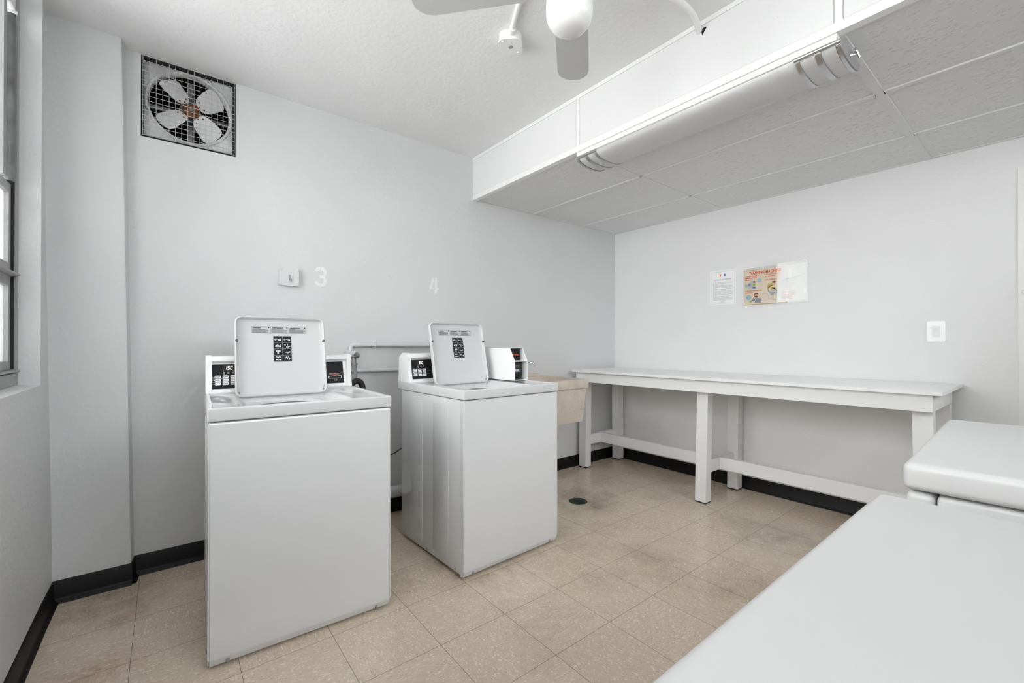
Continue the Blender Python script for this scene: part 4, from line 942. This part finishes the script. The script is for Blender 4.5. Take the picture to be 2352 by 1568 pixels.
shapes('face_print', m_skin, [ellipse(0.077, 0.171, 0.009, 0.009), ellipse(0.219, 0.152, 0.010, 0.012), ellipse(0.092, 0.070, 0.012, 0.012), [(0.075, 0.056), (0.100, 0.044), (0.106, 0.062), (0.084, 0.066)]], P4)
shapes('hair_print', m_rust, [ellipse(0.078, 0.178, 0.008, 0.005), ellipse(0.218, 0.163, 0.013, 0.006), arcband(0.092, 0.072, 0.017, 0.010, 10, 190, 12)], P4)
shapes('trouser_print', m_blue, [[(0.064, 0.128), (0.088, 0.126), (0.088, 0.138), (0.068, 0.140)]], P3)
# white sheet painting the window glare over the right half of the sleeve
b = MB(); b.prism([(0.236, 0.008), (PW-0.008, 0.012), (PW-0.008, 0.285), (0.272, 0.272), (0.258, 0.20), (0.250, 0.15)], 0.0006, PMx @ Matrix.Translation((0, 0, 0.0034))); ws = b.build('glare_sheet', m_paper, po, smooth=False)
P5 = PMx @ Matrix.Translation((0, 0, 0.0042))
b = MB()
for r in range(6):
    y = 0.078-r*0.011
    for xa, xb in ((0.275, 0.302), (0.315, 0.345 if r > 2 else 0.362)): b.prism([(xa-r*0.002, y), (xb, y+0.004), (xb, y+0.007), (xa-r*0.002, y+0.003)], 0.0002, P5)
b.build('pale_red_lines', m_pink, ws, smooth=False)
b = MB()
for r in range(7):
    y = 0.168-r*0.010; xa = 0.285+random.uniform(0, 0.02); xb = xa+random.uniform(0.03, 0.08)
    b.prism([(xa, y), (xb, y+0.006), (xb, y+0.0078), (xa, y+0.0018)], 0.0002, P5)
b.prism([(0.275, 0.163), (0.40, 0.190), (0.40, 0.193), (0.275, 0.167)], 0.0002, P5); b.prism([(0.300, 0.172), (0.324, 0.176), (0.324, 0.183), (0.300, 0.179)], 0.0002, P5)
b.build('pale_grey_lines', m_palebl, ws, smooth=False)
# bowed clear sleeve
b = MB(); n = 24; rows = []
for i in range(n+1):
    x = PW*i/n; zz = 0.0055+0.0150*(math.sin(PI/2*min(x/0.235, 1))**2 if x < 0.235 else 1-((x-0.235)/(PW-0.235))**1.0); top = 0.283+0.017*i/n
    rows.append([b.bm.verts.new(PMx @ Vector((x, y, zz))) for y in (-0.002, top*0.5, top)])
for a, c in zip(rows, rows[1:]):
    for k in range(2): b.bm.faces.new((a[k], c[k], c[k+1], a[k+1]))
b.build('plastic_sleeve', m_sleeve, po)
for x, y in ((0.016, 0.276), (PW-0.020, 0.290)):
    b = MB(); b.lathe([(0, 0.011), (0.004, 0.0105), (0.006, 0.008), (0.0065, 0.005), (0.003, 0.004)], PMx @ Matrix.Translation((x, y, 0.002)), 14); b.build('push_pin', m_plastic, po)

# ------------------------------------------------------------------ floor drain
dr = thing('floor_drain', 'round dark green floor drain grate in the vinyl tiles', 'drain', (-1.250, -0.657, 0))
b = MB(); b.lathe([(0.0, 0.0006), (0.055, 0.0006), (0.058, 0.0025), (0.064, 0.002), (0.066, 0.0)], None, 36); b.build('rim', m_drain, dr)
b = MB(); b.lathe([(0, 0.0055), (0.050, 0.005), (0.055, 0.0028), (0.055, 0.001), (0, 0.001)], None, 36); gr = b.build('grate', m_drain, dr)
b = MB()
for rr, k in ((0.013, 6), (0.028, 12), (0.043, 18)):
    for i in range(k): b.lathe([(0, 0.0062), (0.0042, 0.006)], Matrix.Translation((rr*math.cos(2*PI*i/k), rr*math.sin(2*PI*i/k), 0)), 8)
b.build('grate_hole', m_nearblack, gr)

# ------------------------------------------------------------------ pipes and hoses on the back wall
b = MB(); yp = -0.022
b.tube([(-2.673, yp, 0.990), (-2.673, yp, 1.02), (-2.673, yp, 1.10), (-2.6715, yp, 1.118), (-2.665, yp, 1.128), (-2.650, yp, 1.132), (-2.55, yp, 1.132), (-1.85, yp, 1.128)], 0.0125, 14)
b.tube([(-2.700, yp, 1.082), (-2.646, yp, 1.082)], 0.0165, 14, 0); b.tube([(-2.648, yp, 1.132), (-2.62, yp, 1.132)], 0.0155, 14, 0)
pu = tag(b.build('water_pipe', m_wall), 'grey painted upper water pipe with an elbow, running between the washers', 'pipe')
b = MB(); b.box(-2.527, -2.513, -0.014, -0.001, 1.105, 1.160, r=0.002); b.tube([(-2.520, -0.003, 1.147), (-2.520, -0.034, 1.147), (-2.520, -0.039, 1.132), (-2.520, -0.034, 1.117), (-2.520, -0.003, 1.117)], 0.003, 8); b.build('pipe_strap', m_wall, pu)
b = MB(); b.tube([(-2.72, yp, 0.968), (-1.83, yp, 0.962)], 0.0125, 14, 0)
tag(b.build('water_pipe', m_wall), 'grey painted lower water pipe running straight along the back wall between the washers', 'pipe')
vx, vy, vz = -2.668, -0.075, 1.067
va = thing('water_valve', 'small dark metal tap valve with round handle beside the card washer', 'valve', (-2.673, yp, 1.067))
VO = Vector((-2.673, yp, 1.067)); q = lambda *p: Vector(p)-VO
b = MB(); b.tube([q(-2.673, yp-0.006, 1.05), q(vx, vy+0.01, 1.05)], 0.009, 12, 0); b.tube([q(vx, vy, 1.055), q(vx, vy, 1.012)], [0.011, 0.013], 14, 0); b.tube([q(vx, vy, 1.050), q(vx+0.004, vy-0.03, 1.066)], 0.007, 10, 0)
b.tube([q(vx, vy, 1.018), q(vx, vy, 1.004)], 0.0175, 12, 0); b.build('valve_body', m_brass, va)
b = MB(); b.lathe([(0, 0.010), (0.007, 0.009), (0.010, 0.004), (0.016, 0.006), (0.019, 0.0), (0.016, -0.006), (0.0, -0.004)], plane_M(q(vx+0.004, vy-0.036, 1.069), (1, 0, 0.1), (0.1, 0.25, 1)), 14); b.build('valve_handle', m_steel, va)
b = MB(); b.tube([(vx, vy, 1.004), (vx+0.002, vy, 0.985), (vx+0.006, vy-0.002, 0.962), (vx+0.002, vy-0.004, 0.930), (vx-0.020, vy-0.006, 0.895), (vx-0.06, vy-0.008, 0.84), (vx-0.16, vy-0.02, 0.78), (vx-0.22, vy-0.12, 0.74), (vx-0.232, vy-0.275, 0.72)], 0.0115, 12); b.tube([(vx, vy, 1.005), (vx+0.001, vy, 0.985)], 0.014, 12, 0)
tag(b.build('supply_hose', m_hose), 'grey braided supply hose hanging from the tap valve behind the card washer', 'hose')
b = MB(); b.tube([(-2.87, -0.350, 0.60), (-2.865, -0.29, 0.66), (-2.83, -0.25, 0.77), (-2.77, -0.21, 0.865), (-2.715, -0.19, 0.905), (-2.685, -0.185, 0.915), (-2.660, -0.18, 0.895), (-2.652, -0.18, 0.84), (-2.655, -0.17, 0.60), (-2.66, -0.16, 0.30), (-2.66, -0.15, 0.02)], 0.018, 14)
tag(b.build('drain_hose', m_rubber), 'black looped drain hose rising behind the right corner of the card washer', 'hose')
b = MB(); b.tube([(-2.60, -0.03, 0.33), (-2.53, -0.06, 0.385), (-2.47, -0.09, 0.408), (-2.42, -0.10, 0.416), (-2.385, -0.10, 0.432), (-2.36, -0.11, 0.448), (-2.33, -0.14, 0.456), (-2.28, -0.20, 0.46), (-2.27, -0.37, 0.46)], 0.0035, 8)
b.box(-2.625, -2.59, -0.032, -0.0005, 0.305, 0.345, r=0.004)
tag(b.build('power_cord', m_rubber), 'thin black power cord crossing the gap between the two washers', 'cord')
b = MB(); b.tube([(-2.75, -0.052, 0.148), (-2.0, -0.052, 0.150)], 0.038, 18, 0); b.tube([(-2.45, -0.052, 0.148), (-2.44, -0.052, 0.148)], 0.043, 18, 0); b.box(-2.75, -2.0, -0.03, -0.0005, 0.098, 0.114, r=0.002)
tag(b.build('waste_pipe', m_wall), 'thick grey painted waste pipe low on the back wall between the washers', 'pipe')
